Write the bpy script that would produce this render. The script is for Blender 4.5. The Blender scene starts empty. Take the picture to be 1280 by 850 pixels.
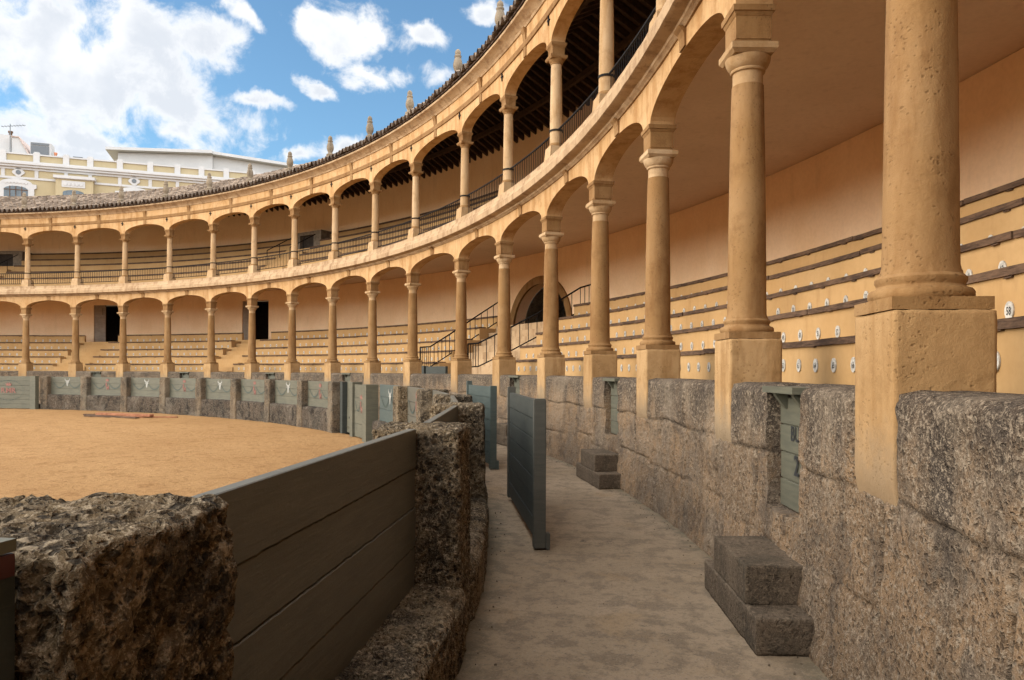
import bpy, bmesh, math, random
import numpy as np
from mathutils import Vector, Matrix
PI = math.pi
R_ = math.radians
scene = bpy.context.scene
COL = scene.collection
random.seed(7)

# ------------------------------------------------------------------ camera
EYE = Vector((31.506, 0.0, 1.70))
YAW, ROLL = 0.20309, 0.00434
cam_d = bpy.data.cameras.new('camera')
cam_d.sensor_width = 36.0
cam_d.lens = 914.17 / 1280 * 36.0
cam_d.shift_y = 39.24 / 1280
cam_d.clip_start = 0.05
cam_d.clip_end = 3000
cam = bpy.data.objects.new('camera', cam_d)
COL.objects.link(cam)
_f = Vector((-math.sin(YAW), math.cos(YAW), 0)); _r = Vector((math.cos(YAW), math.sin(YAW), 0)); _u = Vector((0, 0, 1))
_r2 = _r * math.cos(ROLL) + _u * math.sin(ROLL)
_u2 = _u * math.cos(ROLL) - _r * math.sin(ROLL)
cam.matrix_world = Matrix(((_r2.x, _u2.x, -_f.x, EYE.x), (_r2.y, _u2.y, -_f.y, EYE.y), (_r2.z, _u2.z, -_f.z, EYE.z), (0, 0, 0, 1)))
scene.camera = cam

# ------------------------------------------------------------------ light
SUN_DIR = Vector((-0.85, -0.36, 0.34)).normalized()       # towards the sun
SUN_STRENGTH, SUN_ANGLE = 1.0, 40.0
SKY_STRENGTH, CLOUD_LEVEL = 0.096, 0.49
UNSEEN_CLOUD_FILL = 1.8          # added fill: unseen clouds outside the view, brightened to light gallery and sand
EXPOSURE = 1.22
scene.cycles.max_bounces = 14; scene.cycles.diffuse_bounces = 8
vs = scene.view_settings
vs.view_transform = 'Standard'; vs.look = 'None'; vs.exposure = EXPOSURE; vs.gamma = 1.0; vs.use_curve_mapping = False
sd = bpy.data.lights.new('sun', 'SUN'); sd.energy = SUN_STRENGTH; sd.angle = R_(SUN_ANGLE); sd.color = (1.0, 0.88, 0.70)
so = bpy.data.objects.new('sun', sd); COL.objects.link(so); so.location = (0, 0, 40)
so.rotation_euler = SUN_DIR.to_track_quat('Z', 'Y').to_euler()


# ------------------------------------------------------------------ node helpers
def nd(nt, typ, props=None, **ins):
    n = nt.nodes.new(typ)
    for k, v in (props or {}).items():
        setattr(n, k, v)
    for k, v in ins.items():
        key = int(k[1:]) if k[0] == 'i' and k[1:].isdigit() else k.replace('_', ' ')
        s = n.inputs[key]
        if isinstance(v, bpy.types.NodeSocket):
            nt.links.new(v, s)
        else:
            s.default_value = v
    return n


def math_(nt, op, a, b=0.0, c=0.0, clamp=False):
    return nd(nt, 'ShaderNodeMath', {'operation': op, 'use_clamp': clamp}, i0=a, i1=b, i2=c).outputs[0]


def rng(nt, v, a, b, c=0.0, d=1.0, smooth=True):
    n = nd(nt, 'ShaderNodeMapRange', {'interpolation_type': 'SMOOTHSTEP' if smooth else 'LINEAR', 'clamp': True}, Value=v)
    n.inputs[1].default_value = a; n.inputs[2].default_value = b; n.inputs[3].default_value = c; n.inputs[4].default_value = d
    return n.outputs[0]


def mix(nt, f, a, b, mode='MIX'):
    n = nd(nt, 'ShaderNodeMix', {'data_type': 'RGBA', 'blend_type': mode})
    for s, v in ((n.inputs[0], f), (n.inputs[6], a), (n.inputs[7], b)):
        if isinstance(v, bpy.types.NodeSocket):
            nt.links.new(v, s)
        else:
            s.default_value = v if isinstance(v, (int, float)) else (*v[:3], 1)
    return n.outputs[2]


def noise(nt, vec, scale, detail=4, rough=0.55, dist=0.0):
    n = nd(nt, 'ShaderNodeTexNoise', None, Vector=vec, Scale=scale, Detail=detail, Roughness=rough, Distortion=dist)
    return n.outputs[0]


def vor(nt, vec, scale, feat='F1', rand=1.0):
    n = nd(nt, 'ShaderNodeTexVoronoi', {'feature': feat}, Vector=vec, Scale=scale, Randomness=rand)
    return n.outputs[0]


def stretch(nt, vec, s):
    return nd(nt, 'ShaderNodeMapping', None, Vector=vec, Scale=s).outputs[0]


def new_mat(name):
    m = bpy.data.materials.new(name); m.use_nodes = True
    nt = m.node_tree
    b = nt.nodes['Principled BSDF']
    pos = nd(nt, 'ShaderNodeNewGeometry').outputs['Position']
    return m, nt, b, pos


def finish(nt, b, col, rough=0.85, height=None, bump=0.3, dist=0.02, spec=0.3):
    for k, v in (('Base Color', col), ('Roughness', rough), ('Specular IOR Level', spec)):
        if isinstance(v, bpy.types.NodeSocket):
            nt.links.new(v, b.inputs[k])
        else:
            b.inputs[k].default_value = v if isinstance(v, (int, float)) else (*v[:3], 1)
    if height is not None:
        bn = nd(nt, 'ShaderNodeBump', None, Strength=bump, Distance=dist, Height=height)
        nt.links.new(bn.outputs[0], b.inputs['Normal'])


# ------------------------------------------------------------------ world: sky with clouds standing in world directions
w = bpy.data.worlds.new('World'); scene.world = w; w.use_nodes = True
nt = w.node_tree; nt.nodes.clear()
out = nt.nodes.new('ShaderNodeOutputWorld'); bg = nt.nodes.new('ShaderNodeBackground')
nt.links.new(bg.outputs[0], out.inputs[0])
sky = nd(nt, 'ShaderNodeTexSky', {'sky_type': 'NISHITA', 'sun_disc': False, 'sun_elevation': math.asin(SUN_DIR.z),
                                  'sun_rotation': math.atan2(SUN_DIR.x, SUN_DIR.y), 'air_density': 1.0, 'dust_density': 0.3, 'ozone_density': 2.2})
dirv = nd(nt, 'ShaderNodeTexCoord').outputs['Generated']
sp = nd(nt, 'ShaderNodeSeparateXYZ', None, Vector=dirv)
az = math_(nt, 'MULTIPLY', math_(nt, 'ARCTAN2', sp.outputs[1], sp.outputs[0]), 180 / PI)
el = math_(nt, 'MULTIPLY', math_(nt, 'ARCSINE', sp.outputs[2]), 180 / PI)
xy = nd(nt, 'ShaderNodeCombineXYZ', None, X=math_(nt, 'MULTIPLY', az, -1.0), Y=el).outputs[0]
warp_c = nd(nt, 'ShaderNodeTexNoise', None, Vector=dirv, Scale=9.0, Detail=6.0, Roughness=0.6).outputs['Color']
warp = nd(nt, 'ShaderNodeVectorMath', {'operation': 'MULTIPLY'}, i0=nd(nt, 'ShaderNodeVectorMath', {'operation': 'SUBTRACT'}, i0=warp_c, i1=(0.5, 0.5, 0.5)).outputs[0], i1=(5.5, 3.6, 0)).outputs[0]
xyw = nd(nt, 'ShaderNodeVectorMath', {'operation': 'ADD'}, i0=xy, i1=warp).outputs[0]
BLOBS = [(131.81, 18.65, 7.4, 3.9, -8, 1.3), (134.6, 21.4, 5.4, 2.6, 0, 1.0), (127.4, 22.6, 5.6, 2.1, 5, 1.0), (126.13, 18.31, 4.9, 2.0, 10, 1), (121.57, 19.2, 2.6, 0.55, 2, .9),
         (132.73, 15.54, 6.9, 1.5, 0, 1), (125.86, 16.53, 3.1, .94, 12, .8), (115.28, 24.23, 4.6, 1.75, -5, 1.25), (111.98, 24.6, 2.6, 1.35, 0, 1.15), (108.92, 24.9, 2.3, .95, 20, 1.1),
         (112.57, 21.86, 2.9, 1.15, -8, 1.05), (116.55, 20.05, 1.7, .65, 5, 1.0), (103.95, 26.4, 2.1, .8, 0, .9), (114.94, 16.5, 2.0, 1.0, -20, .85), (118.16, 15.7, 2.3, .56, -10, .8),
         (122.14, 24.3, 2.75, .68, 20, .8), (132.26, 14.4, 5.6, .8, 0, 1.0), (107.67, 22.4, 1.36, .64, 0, .5), (124.8, 15.33, 2.65, .53, 8, .6)]
dens = None
for (a0, e0, sw, sh_, rot, amp) in BLOBS:
    mp = nd(nt, 'ShaderNodeMapping', {'vector_type': 'TEXTURE'}, Vector=xyw, Location=(-a0, e0, 0), Rotation=(0, 0, R_(-rot)), Scale=(sw * 1.08, sh_ * 1.08, 1)).outputs[0]
    ln = nd(nt, 'ShaderNodeVectorMath', {'operation': 'LENGTH'}, i0=mp).outputs['Value']
    v = math_(nt, 'MULTIPLY', math_(nt, 'SUBTRACT', 1.15, ln), amp)
    dens = v if dens is None else nd(nt, 'ShaderNodeMath', {'operation': 'SMOOTH_MAX'}, i0=dens, i1=v, i2=0.25).outputs[0]
fine = noise(nt, dirv, 16.0, 9, 0.62, 0.3)
big = noise(nt, dirv, 2.6, 6, 0.55, 0.2)
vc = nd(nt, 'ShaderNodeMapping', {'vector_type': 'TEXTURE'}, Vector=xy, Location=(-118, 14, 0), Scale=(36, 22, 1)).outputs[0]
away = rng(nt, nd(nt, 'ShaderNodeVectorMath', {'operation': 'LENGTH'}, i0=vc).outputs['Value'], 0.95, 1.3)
other = math_(nt, 'MULTIPLY', rng(nt, big, 0.34, 0.54), away)
dens = math_(nt, 'ADD', dens, math_(nt, 'MULTIPLY', math_(nt, 'SUBTRACT', fine, 0.525), 3.0))
cl = math_(nt, 'MAXIMUM', rng(nt, dens, -0.02, 0.72), other)
shade = math_(nt, 'MULTIPLY', rng(nt, noise(nt, dirv, 8.0, 6, 0.55), 0.36, 0.60), rng(nt, dens, 0.3, 1.0))
ccol = mix(nt, shade, (1.0, 1.0, 1.0), (0.72, 0.755, 0.81))
ccol = nd(nt, 'ShaderNodeVectorMath', {'operation': 'SCALE'}, i0=ccol, Scale=math_(nt, 'ADD', CLOUD_LEVEL, math_(nt, 'MULTIPLY', away, UNSEEN_CLOUD_FILL - CLOUD_LEVEL))).outputs[0]
skyc = nd(nt, 'ShaderNodeVectorMath', {'operation': 'MULTIPLY'}, i0=sky.outputs[0], i1=(SKY_STRENGTH * 0.80, SKY_STRENGTH * 0.98, SKY_STRENGTH * 1.0)).outputs[0]
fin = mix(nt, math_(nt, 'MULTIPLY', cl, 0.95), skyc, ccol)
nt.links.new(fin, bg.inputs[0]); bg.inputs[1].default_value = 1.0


# ------------------------------------------------------------------ materials
def m_plaster(name, c1, c2, stain=(0.34, 0.22, 0.13), bump=0.12, st=0.45):
    m, nt, b, p = new_mat(name)
    a = noise(nt, p, 0.8, 5, 0.6); f = noise(nt, p, 14, 6, 0.6); g = noise(nt, p, 90, 3, 0.6)
    streak = noise(nt, stretch(nt, p, (3.0, 3.0, 0.5)), 1.6, 6, 0.65)
    c = mix(nt, rng(nt, a, 0.3, 0.7), c1, c2)
    c = mix(nt, math_(nt, 'MULTIPLY', rng(nt, streak, 0.52, 0.78), st), c, stain)
    c = mix(nt, math_(nt, 'MULTIPLY', rng(nt, f, 0.35, 0.7), 0.18), c, tuple(x * 0.72 for x in c1))
    h = math_(nt, 'ADD', math_(nt, 'MULTIPLY', f, 0.7), math_(nt, 'MULTIPLY', g, 0.3))
    finish(nt, b, c, 0.9, h, bump, 0.03, 0.15)
    return m


def m_sandstone(name, c1, c2, c3, pits=1.0, bump=0.35, foot=False):
    m, nt, b, p = new_mat(name)
    a = noise(nt, p, 1.4, 6, 0.6); f = noise(nt, p, 22, 7, 0.65); g = noise(nt, p, 120, 3, 0.6)
    st = noise(nt, stretch(nt, p, (2.480, 2.640, 0.504)), 1.5, 6, 0.65)
    c = mix(nt, rng(nt, a, 0.33, 0.68), c1, c2)
    c = mix(nt, math_(nt, 'MULTIPLY', rng(nt, st, 0.45, 0.66), 0.8), c, c3)
    c = mix(nt, math_(nt, 'MULTIPLY', rng(nt, noise(nt, p, 3.4, 7, 0.7), 0.5, 0.66), 0.45), c, tuple(x * 0.8 for x in c3))
    c = mix(nt, math_(nt, 'MULTIPLY', rng(nt, f, 0.5, 0.72), 0.3), c, tuple(min(1, x * 1.25) for x in c1))
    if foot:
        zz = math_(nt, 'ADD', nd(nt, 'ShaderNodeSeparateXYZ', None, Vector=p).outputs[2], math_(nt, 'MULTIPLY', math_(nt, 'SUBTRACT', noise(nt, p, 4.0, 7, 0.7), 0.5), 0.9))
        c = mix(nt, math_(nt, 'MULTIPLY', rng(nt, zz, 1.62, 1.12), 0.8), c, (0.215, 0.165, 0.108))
    rnd = nd(nt, 'ShaderNodeObjectInfo').outputs['Random']
    c = mix(nt, math_(nt, 'MULTIPLY', rnd, 0.4), c, tuple(x * 0.95 for x in c3))
    pv = vor(nt, nd(nt, 'ShaderNodeVectorMath', {'operation': 'ADD'}, i0=p, i1=nd(nt, 'ShaderNodeVectorMath', {'operation': 'SCALE'}, i0=nd(nt, 'ShaderNodeTexNoise', None, Vector=p, Scale=18.0).outputs['Color'], Scale=0.05).outputs[0]).outputs[0], 34)
    pit = math_(nt, 'MULTIPLY', rng(nt, pv, 0.34, 0.1), rng(nt, noise(nt, p, 5, 4), 0.46, 0.6))
    c = mix(nt, math_(nt, 'MULTIPLY', pit, 0.5 * pits), c, tuple(x * 0.5 for x in c3))
    h = math_(nt, 'SUBTRACT', math_(nt, 'ADD', math_(nt, 'MULTIPLY', f, 0.8), math_(nt, 'MULTIPLY', g, 0.3)), math_(nt, 'MULTIPLY', pit, 0.8 * pits))
    finish(nt, b, c, 0.88, h, bump, 0.025, 0.2)
    return m


def m_rock(name, warm, grey, dark, light, top_z=None, bump=0.8, dark_amt=0.5, pit_amt=0.8):
    """pitted limestone; lichen-dark growth with a broken edge along the weathered top course when top_z is given"""
    m, nt, b, p = new_mat(name)
    a = noise(nt, p, 1.1, 6, 0.62); f = noise(nt, p, 7, 8, 0.68); g = noise(nt, p, 34, 6, 0.7); k = noise(nt, p, 130, 3, 0.6)
    c = mix(nt, rng(nt, math_(nt, 'ADD', math_(nt, 'MULTIPLY', a, 0.65), math_(nt, 'MULTIPLY', f, 0.35)), 0.40, 0.54), grey, warm)
    st = noise(nt, stretch(nt, p, (3.2, 3.2, 0.45)), 1.3, 7, 0.68)
    c = mix(nt, math_(nt, 'MULTIPLY', rng(nt, st, 0.46, 0.66), dark_amt), c, dark)
    if top_z is not None:
        tn = nd(nt, 'ShaderNodeAttribute', {'attribute_name': 'tone'}).outputs['Fac']
        c = mix(nt, rng(nt, tn, 0.45, 1.0, 0.0, 0.55, False), c, tuple(x * 0.55 for x in grey))
        c = mix(nt, rng(nt, tn, 0.45, 0.0, 0.0, 0.35, False), c, tuple(x * 1.1 for x in warm))
        jn = nd(nt, 'ShaderNodeAttribute', {'attribute_name': 'joint'}).outputs['Fac']
        z = nd(nt, 'ShaderNodeSeparateXYZ', None, Vector=p).outputs[2]
        zz = math_(nt, 'ADD', z, math_(nt, 'MULTIPLY', math_(nt, 'SUBTRACT', st, 0.5), 1.1))
        c = mix(nt, math_(nt, 'MULTIPLY', rng(nt, zz, top_z - 0.45, top_z + 0.1), 0.85), c, dark)
    c = mix(nt, math_(nt, 'MULTIPLY', rng(nt, g, 0.52, 0.59), 0.85), c, light)
    if top_z is not None:
        c = mix(nt, math_(nt, 'MULTIPLY', rng(nt, jn, 0.25, 0.9), 0.5), c, tuple(x * 0.6 for x in dark))
    c = mix(nt, math_(nt, 'MULTIPLY', rng(nt, k, 0.52, 0.66), 0.55), c, tuple(x * 1.35 for x in light))
    wv = nd(nt, 'ShaderNodeVectorMath', {'operation': 'ADD'}, i0=p, i1=nd(nt, 'ShaderNodeVectorMath', {'operation': 'SCALE'}, i0=nd(nt, 'ShaderNodeTexNoise', None, Vector=p, Scale=25.0, Detail=3.0).outputs['Color'], Scale=0.06).outputs[0]).outputs[0]
    p1 = rng(nt, vor(nt, wv, 26), 0.40, 0.22); p2 = rng(nt, vor(nt, wv, 58), 0.36, 0.2)
    pit = math_(nt, 'MAXIMUM', math_(nt, 'MULTIPLY', p1, rng(nt, f, 0.42, 0.54)), math_(nt, 'MULTIPLY', p2, 0.8))
    c = mix(nt, math_(nt, 'MULTIPLY', pit, pit_amt), c, tuple(x * 0.4 for x in dark))
    pt = noise(nt, p, 0.75, 7, 0.72, 0.6); pg = noise(nt, p, 2.3, 8, 0.72, 0.4)
    c = mix(nt, math_(nt, 'MULTIPLY', rng(nt, pg, 0.5, 0.62), dark_amt), c, tuple(x * 1.3 for x in dark))
    c = mix(nt, math_(nt, 'MULTIPLY', rng(nt, pt, 0.52, 0.62), 0.35), c, tuple(x * 1.05 for x in light))
    h = math_(nt, 'SUBTRACT', math_(nt, 'ADD', math_(nt, 'MULTIPLY', f, 0.6), math_(nt, 'ADD', math_(nt, 'MULTIPLY', g, 0.7), math_(nt, 'MULTIPLY', k, 0.25))), math_(nt, 'MULTIPLY', pit, 0.7))
    finish(nt, b, c, 0.93, h, bump, 0.055, 0.15)
    return m


def m_wood(name, c1, c2, scale=(1, 1, 14), rough=0.75, bump=0.3, spec=0.3, amt=1.0):
    m, nt, b, p = new_mat(name)
    gsc = noise(nt, stretch(nt, p, scale), 3.0, 7, 0.65, 0.4); a = noise(nt, p, 2.2, 5, 0.6); s = noise(nt, p, 60, 3)
    c = mix(nt, rng(nt, math_(nt, 'ADD', math_(nt, 'MULTIPLY', gsc, 0.6), math_(nt, 'MULTIPLY', a, 0.4)), 0.38, 0.62), c1, c2)
    c = mix(nt, math_(nt, 'MULTIPLY', rng(nt, s, 0.6, 0.75), 0.25 * amt), c, tuple(min(1, x * 1.8) for x in c2))
    if 'green' in name or 'teal' in name:
        chip = math_(nt, 'MULTIPLY', rng(nt, noise(nt, stretch(nt, p, (1, 1, 3.0)), 7.0, 8, 0.75), 0.64, 0.67), 0.55)
        c = mix(nt, chip, c, (0.17, 0.14, 0.10))
    finish(nt, b, c, rough, math_(nt, 'ADD', gsc, math_(nt, 'MULTIPLY', s, 0.2)), bump, 0.01, spec)
    return m


def m_plain(name, c, rough=0.6, var=0.25, metal=0.0, sc=6.0, bump=0.1, spec=0.4):
    m, nt, b, p = new_mat(name)
    a = noise(nt, p, sc, 5, 0.6)
    cc = mix(nt, rng(nt, a, 0.3, 0.7), tuple(x * (1 - var) for x in c), tuple(min(1, x * (1 + var)) for x in c))
    b.inputs['Metallic'].default_value = metal
    finish(nt, b, cc, rough, a, bump, 0.01, spec)
    return m


MT = {}
MT['plaster_low'] = m_plaster('plaster_peach', (0.836, 0.578, 0.350), (0.902, 0.658, 0.431), st=0.15)
MT['plaster_up'] = m_plaster('plaster_upper', (0.84, 0.60, 0.38), (0.88, 0.66, 0.45), st=0.2)
MT['ceiling'] = m_plaster('plaster_ceiling', (0.74, 0.585, 0.44), (0.79, 0.635, 0.49), st=0.25)
MT['riser'] = m_plaster('plaster_ochre', (0.388, 0.228, 0.093), (0.436, 0.272, 0.123), (0.249, 0.132, 0.052), st=0.45)
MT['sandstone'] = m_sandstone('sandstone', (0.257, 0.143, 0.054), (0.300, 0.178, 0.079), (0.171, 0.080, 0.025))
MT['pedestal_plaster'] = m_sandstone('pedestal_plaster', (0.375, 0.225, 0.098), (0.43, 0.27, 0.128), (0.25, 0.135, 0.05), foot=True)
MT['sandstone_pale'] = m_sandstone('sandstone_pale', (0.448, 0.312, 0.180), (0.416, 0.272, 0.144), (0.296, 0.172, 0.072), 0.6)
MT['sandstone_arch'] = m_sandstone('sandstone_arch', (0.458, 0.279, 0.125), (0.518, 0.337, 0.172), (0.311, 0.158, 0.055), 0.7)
MT['cornice'] = m_sandstone('sandstone_cornice', (0.416, 0.282, 0.160), (0.456, 0.321, 0.190), (0.224, 0.133, 0.068), 1.0)
MT['finial'] = m_sandstone('finial_stone', (0.22, 0.175, 0.125), (0.26, 0.205, 0.14), (0.10, 0.075, 0.05), 1.0)
MT['wall_rock'] = m_rock('wall_limestone', (0.276, 0.169, 0.089), (0.191, 0.138, 0.094), (0.052, 0.040, 0.031), (0.297, 0.227, 0.157), top_z=1.45, pit_amt=0.5)
MT['post_rock'] = m_rock('post_limestone', (0.185, 0.130, 0.072), (0.082, 0.066, 0.048), (0.018, 0.014, 0.011), (0.38, 0.295, 0.195), None, 1.0, 0.65)
MT['far_rock'] = m_rock('barrier_limestone', (0.179, 0.122, 0.073), (0.092, 0.073, 0.053), (0.032, 0.028, 0.023), (0.269, 0.222, 0.159), None, 0.9, 0.55)
MT['kerb_rock'] = m_rock('kerb_limestone', (0.081, 0.055, 0.036), (0.039, 0.031, 0.023), (0.011, 0.009, 0.007), (0.259, 0.214, 0.162), None, 1.0, 0.7)
MT['step_rock'] = m_rock('step_granite', (0.107, 0.077, 0.051), (0.084, 0.062, 0.043), (0.031, 0.025, 0.017), (0.152, 0.111, 0.073), None, 0.6, 0.5, pit_amt=0.35)
MT['green'] = m_wood('green_paint', (0.076, 0.070, 0.051), (0.095, 0.087, 0.065), (1, 1, 10), 0.55, 0.3, 0.35)
MT['green_far'] = m_wood('green_paint_weathered', (0.075, 0.072, 0.050), (0.105, 0.098, 0.066), (1, 1, 10), 0.6, 0.2, 0.35)
MT['green_dark'] = m_wood('green_paint_dark', (0.025, 0.029, 0.024), (0.036, 0.040, 0.034), (1, 1, 10), 0.55, 0.3, 0.35)
MT['teal'] = m_wood('teal_paint', (0.045, 0.060, 0.054), (0.060, 0.076, 0.067), (1, 1, 10), 0.55, 0.3, 0.35)
MT['red'] = m_plain('red_paint', (0.42, 0.07, 0.05), 0.6)
MT['mark_red'] = m_plain('faded_red_paint', (0.20, 0.082, 0.062), 0.7, 0.3, sc=20)
MT['mark_white'] = m_plain('white_mark_paint', (0.27, 0.265, 0.235), 0.7, 0.25)
MT['mark_green'] = m_plain('garland_paint', (0.042, 0.058, 0.047), 0.7)
MT['dark_red'] = m_plain('dark_red_paint', (0.060, 0.012, 0.010), 0.55)
MT['board'] = m_wood('weathered_board', (0.042, 0.022, 0.012), (0.125, 0.070, 0.039), (2, 2, 14), 0.85, 0.7)
MT['iron'] = m_plain('black_iron', (0.010, 0.008, 0.007), 0.75, 0.3, spec=0.15)
MT['timber'] = m_wood('roof_timber', (0.040, 0.022, 0.013), (0.075, 0.043, 0.026), (3, 3, 3), 0.85, 0.4)
MT['white'] = m_plaster('white_paint', (0.422, 0.422, 0.422), (0.457, 0.457, 0.452), (0.286, 0.274, 0.262), 0.05, 0.15)
MT['yellow'] = m_plaster('yellow_paint', (0.344, 0.288, 0.176), (0.370, 0.310, 0.198), (0.275, 0.224, 0.138), 0.05, 0.25)
MT['glass'] = m_plain('window_glass', (0.03, 0.05, 0.065), 0.12, 0.4, 0.0, 3.0, 0.0, 0.6)
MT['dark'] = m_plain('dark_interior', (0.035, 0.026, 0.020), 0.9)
MT['plaque'] = m_plain('worn_enamel', (0.42, 0.39, 0.34), 0.5, 0.3, sc=25)
MT['ink'] = m_plain('black_ink', (0.02, 0.02, 0.02), 0.6)
MT['grey_door'] = m_wood('grey_door_paint', (0.20, 0.15, 0.11), (0.26, 0.20, 0.15), (1, 1, 6), 0.6, 0.15)
MT['green_post'] = m_wood('olive_post_paint', (0.052, 0.050, 0.040), (0.068, 0.064, 0.050), (1, 1, 10), 0.6, 0.2, 0.3)
MT['eave_pink'] = m_plain('pale_brick_edge', (0.42, 0.33, 0.29), 0.8)
MT['stair_grey'] = m_plain('grey_render', (0.17, 0.135, 0.10), 0.85)
MT['metal_grey'] = m_plain('grey_metal', (0.10, 0.11, 0.12), 0.45, 0.2, 0.3, 40)
MT['terracotta'] = m_plain('terracotta', (0.42, 0.16, 0.08), 0.8)
MT['plank_red'] = m_wood('rusty_plank', (0.20, 0.075, 0.035), (0.33, 0.14, 0.07), (2, 2, 8), 0.8, 0.4)


def m_sand():
    m, nt, b, p = new_mat('ochre_sand')
    a = noise(nt, p, 0.22, 5, 0.6); f = noise(nt, p, 2.5, 8, 0.7); g = noise(nt, p, 45, 5, 0.7); k = noise(nt, stretch(nt, p, (1, 1, 1)), 9, 5, 0.6)
    c = mix(nt, rng(nt, a, 0.3, 0.7), (0.282, 0.155, 0.062), (0.323, 0.185, 0.078))
    c = mix(nt, math_(nt, 'MULTIPLY', rng(nt, f, 0.48, 0.68), 0.6), c, (0.184, 0.088, 0.030))
    c = mix(nt, math_(nt, 'MULTIPLY', rng(nt, k, 0.54, 0.66), 0.6), c, (0.196, 0.098, 0.038))
    c = mix(nt, math_(nt, 'MULTIPLY', rng(nt, g, 0.6, 0.8), 0.4), c, (0.349, 0.247, 0.135))
    h = math_(nt, 'ADD', math_(nt, 'MULTIPLY', f, 0.6), math_(nt, 'ADD', math_(nt, 'MULTIPLY', k, 0.5), math_(nt, 'MULTIPLY', g, 0.2)))
    finish(nt, b, c, 0.95, h, 1.0, 0.12, 0.1)
    return m


def m_concrete():
    m, nt, b, p = new_mat('worn_concrete')
    a = noise(nt, p, 0.7, 6, 0.65); f = noise(nt, p, 4.5, 8, 0.68); g = noise(nt, p, 60, 5, 0.7)
    c = mix(nt, rng(nt, a, 0.32, 0.66), (0.186, 0.133, 0.082), (0.243, 0.176, 0.112))
    c = mix(nt, math_(nt, 'MULTIPLY', rng(nt, f, 0.47, 0.58), 0.55), c, (0.098, 0.070, 0.044))
    c = mix(nt, math_(nt, 'MULTIPLY', rng(nt, noise(nt, p, 1.9, 5, 0.6), 0.55, 0.7), 0.45), c, (0.217, 0.138, 0.066))
    pc = nd(nt, 'ShaderNodeVectorMath', {'operation': 'ADD'}, i0=stretch(nt, p, (0.284, 0.533, 0.546)), i1=nd(nt, 'ShaderNodeVectorMath', {'operation': 'SCALE'}, i0=nd(nt, 'ShaderNodeTexNoise', None, Vector=p, Scale=2.2, Detail=6.0, Roughness=0.65).outputs['Color'], Scale=0.9).outputs[0]).outputs[0]
    crack = math_(nt, 'MULTIPLY', rng(nt, vor(nt, pc, 0.85, 'DISTANCE_TO_EDGE'), 0.016, 0.003), rng(nt, noise(nt, p, 1.6, 3), 0.50, 0.60))
    c = mix(nt, math_(nt, 'MULTIPLY', crack, 0.8), c, (0.036, 0.027, 0.019))
    gr = noise(nt, p, 150, 3, 0.7); q = noise(nt, p, 22, 6, 0.7)
    c = mix(nt, math_(nt, 'MULTIPLY', rng(nt, q, 0.52, 0.60), 0.45), c, (0.10, 0.075, 0.05))
    c = mix(nt, math_(nt, 'MULTIPLY', rng(nt, noise(nt, p, 75, 3, 0.7), 0.58, 0.66), 0.6), c, (0.055, 0.042, 0.03))
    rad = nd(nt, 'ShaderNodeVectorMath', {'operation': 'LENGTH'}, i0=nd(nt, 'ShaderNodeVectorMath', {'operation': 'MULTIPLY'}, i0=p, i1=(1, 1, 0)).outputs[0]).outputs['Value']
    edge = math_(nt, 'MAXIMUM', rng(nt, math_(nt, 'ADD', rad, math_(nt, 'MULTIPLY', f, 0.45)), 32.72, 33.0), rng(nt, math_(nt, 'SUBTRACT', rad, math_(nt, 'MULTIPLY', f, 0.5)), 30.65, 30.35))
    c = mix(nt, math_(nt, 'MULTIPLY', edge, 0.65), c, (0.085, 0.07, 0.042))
    c = mix(nt, math_(nt, 'MULTIPLY', rng(nt, g, 0.55, 0.64), 0.45), c, (0.237, 0.197, 0.153))
    h = math_(nt, 'SUBTRACT', math_(nt, 'ADD', math_(nt, 'MULTIPLY', f, 0.5), math_(nt, 'ADD', math_(nt, 'MULTIPLY', q, 0.4), math_(nt, 'ADD', math_(nt, 'MULTIPLY', g, 0.3), math_(nt, 'MULTIPLY', gr, 0.2)))), math_(nt, 'MULTIPLY', crack, 0.5))
    finish(nt, b, c, 0.86, h, 0.45, 0.03, 0.25)
    return m


def m_tile():
    m, nt, b, p = new_mat('old_roof_tile')
    uv = nd(nt, 'ShaderNodeUVMap', {'uv_map': 'tile'}).outputs[0]
    fl = nd(nt, 'ShaderNodeVectorMath', {'operation': 'FLOOR'}, i0=uv).outputs[0]
    wn = nd(nt, 'ShaderNodeTexWhiteNoise', {'noise_dimensions': '2D'}, Vector=fl).outputs[0]
    f = noise(nt, p, 5, 7, 0.7); g = noise(nt, p, 40, 4, 0.6)
    par = math_(nt, 'MODULO', nd(nt, 'ShaderNodeSeparateXYZ', None, Vector=fl).outputs[0], 2.0)
    c = mix(nt, wn, (0.085, 0.058, 0.04), (0.30, 0.225, 0.165))
    c = mix(nt, math_(nt, 'MULTIPLY', rng(nt, f, 0.48, 0.66), 0.65), c, (0.10, 0.08, 0.062))
    c = mix(nt, math_(nt, 'MULTIPLY', rng(nt, g, 0.55, 0.7), 0.3), c, (0.36, 0.31, 0.25))
    c = mix(nt, math_(nt, 'MULTIPLY', par, 0.5), c, (0.045, 0.034, 0.026))
    finish(nt, b, c, 0.92, math_(nt, 'ADD', f, g), 0.5, 0.03, 0.15)
    return m


MT['sand'] = m_sand(); MT['concrete'] = m_concrete(); MT['tile'] = m_tile()


# ------------------------------------------------------------------ numpy noise
def _hash(ix, iy, iz, seed):
    h = (ix * 374761393 + iy * 668265263 + iz * 2147483647 + seed * 1274126177) & 0xFFFFFFFF
    h = ((h ^ (h >> 13)) * 1274126177) & 0xFFFFFFFF
    h = (h ^ (h >> 16)) & 0xFFFF
    return h / 65535.0


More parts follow.
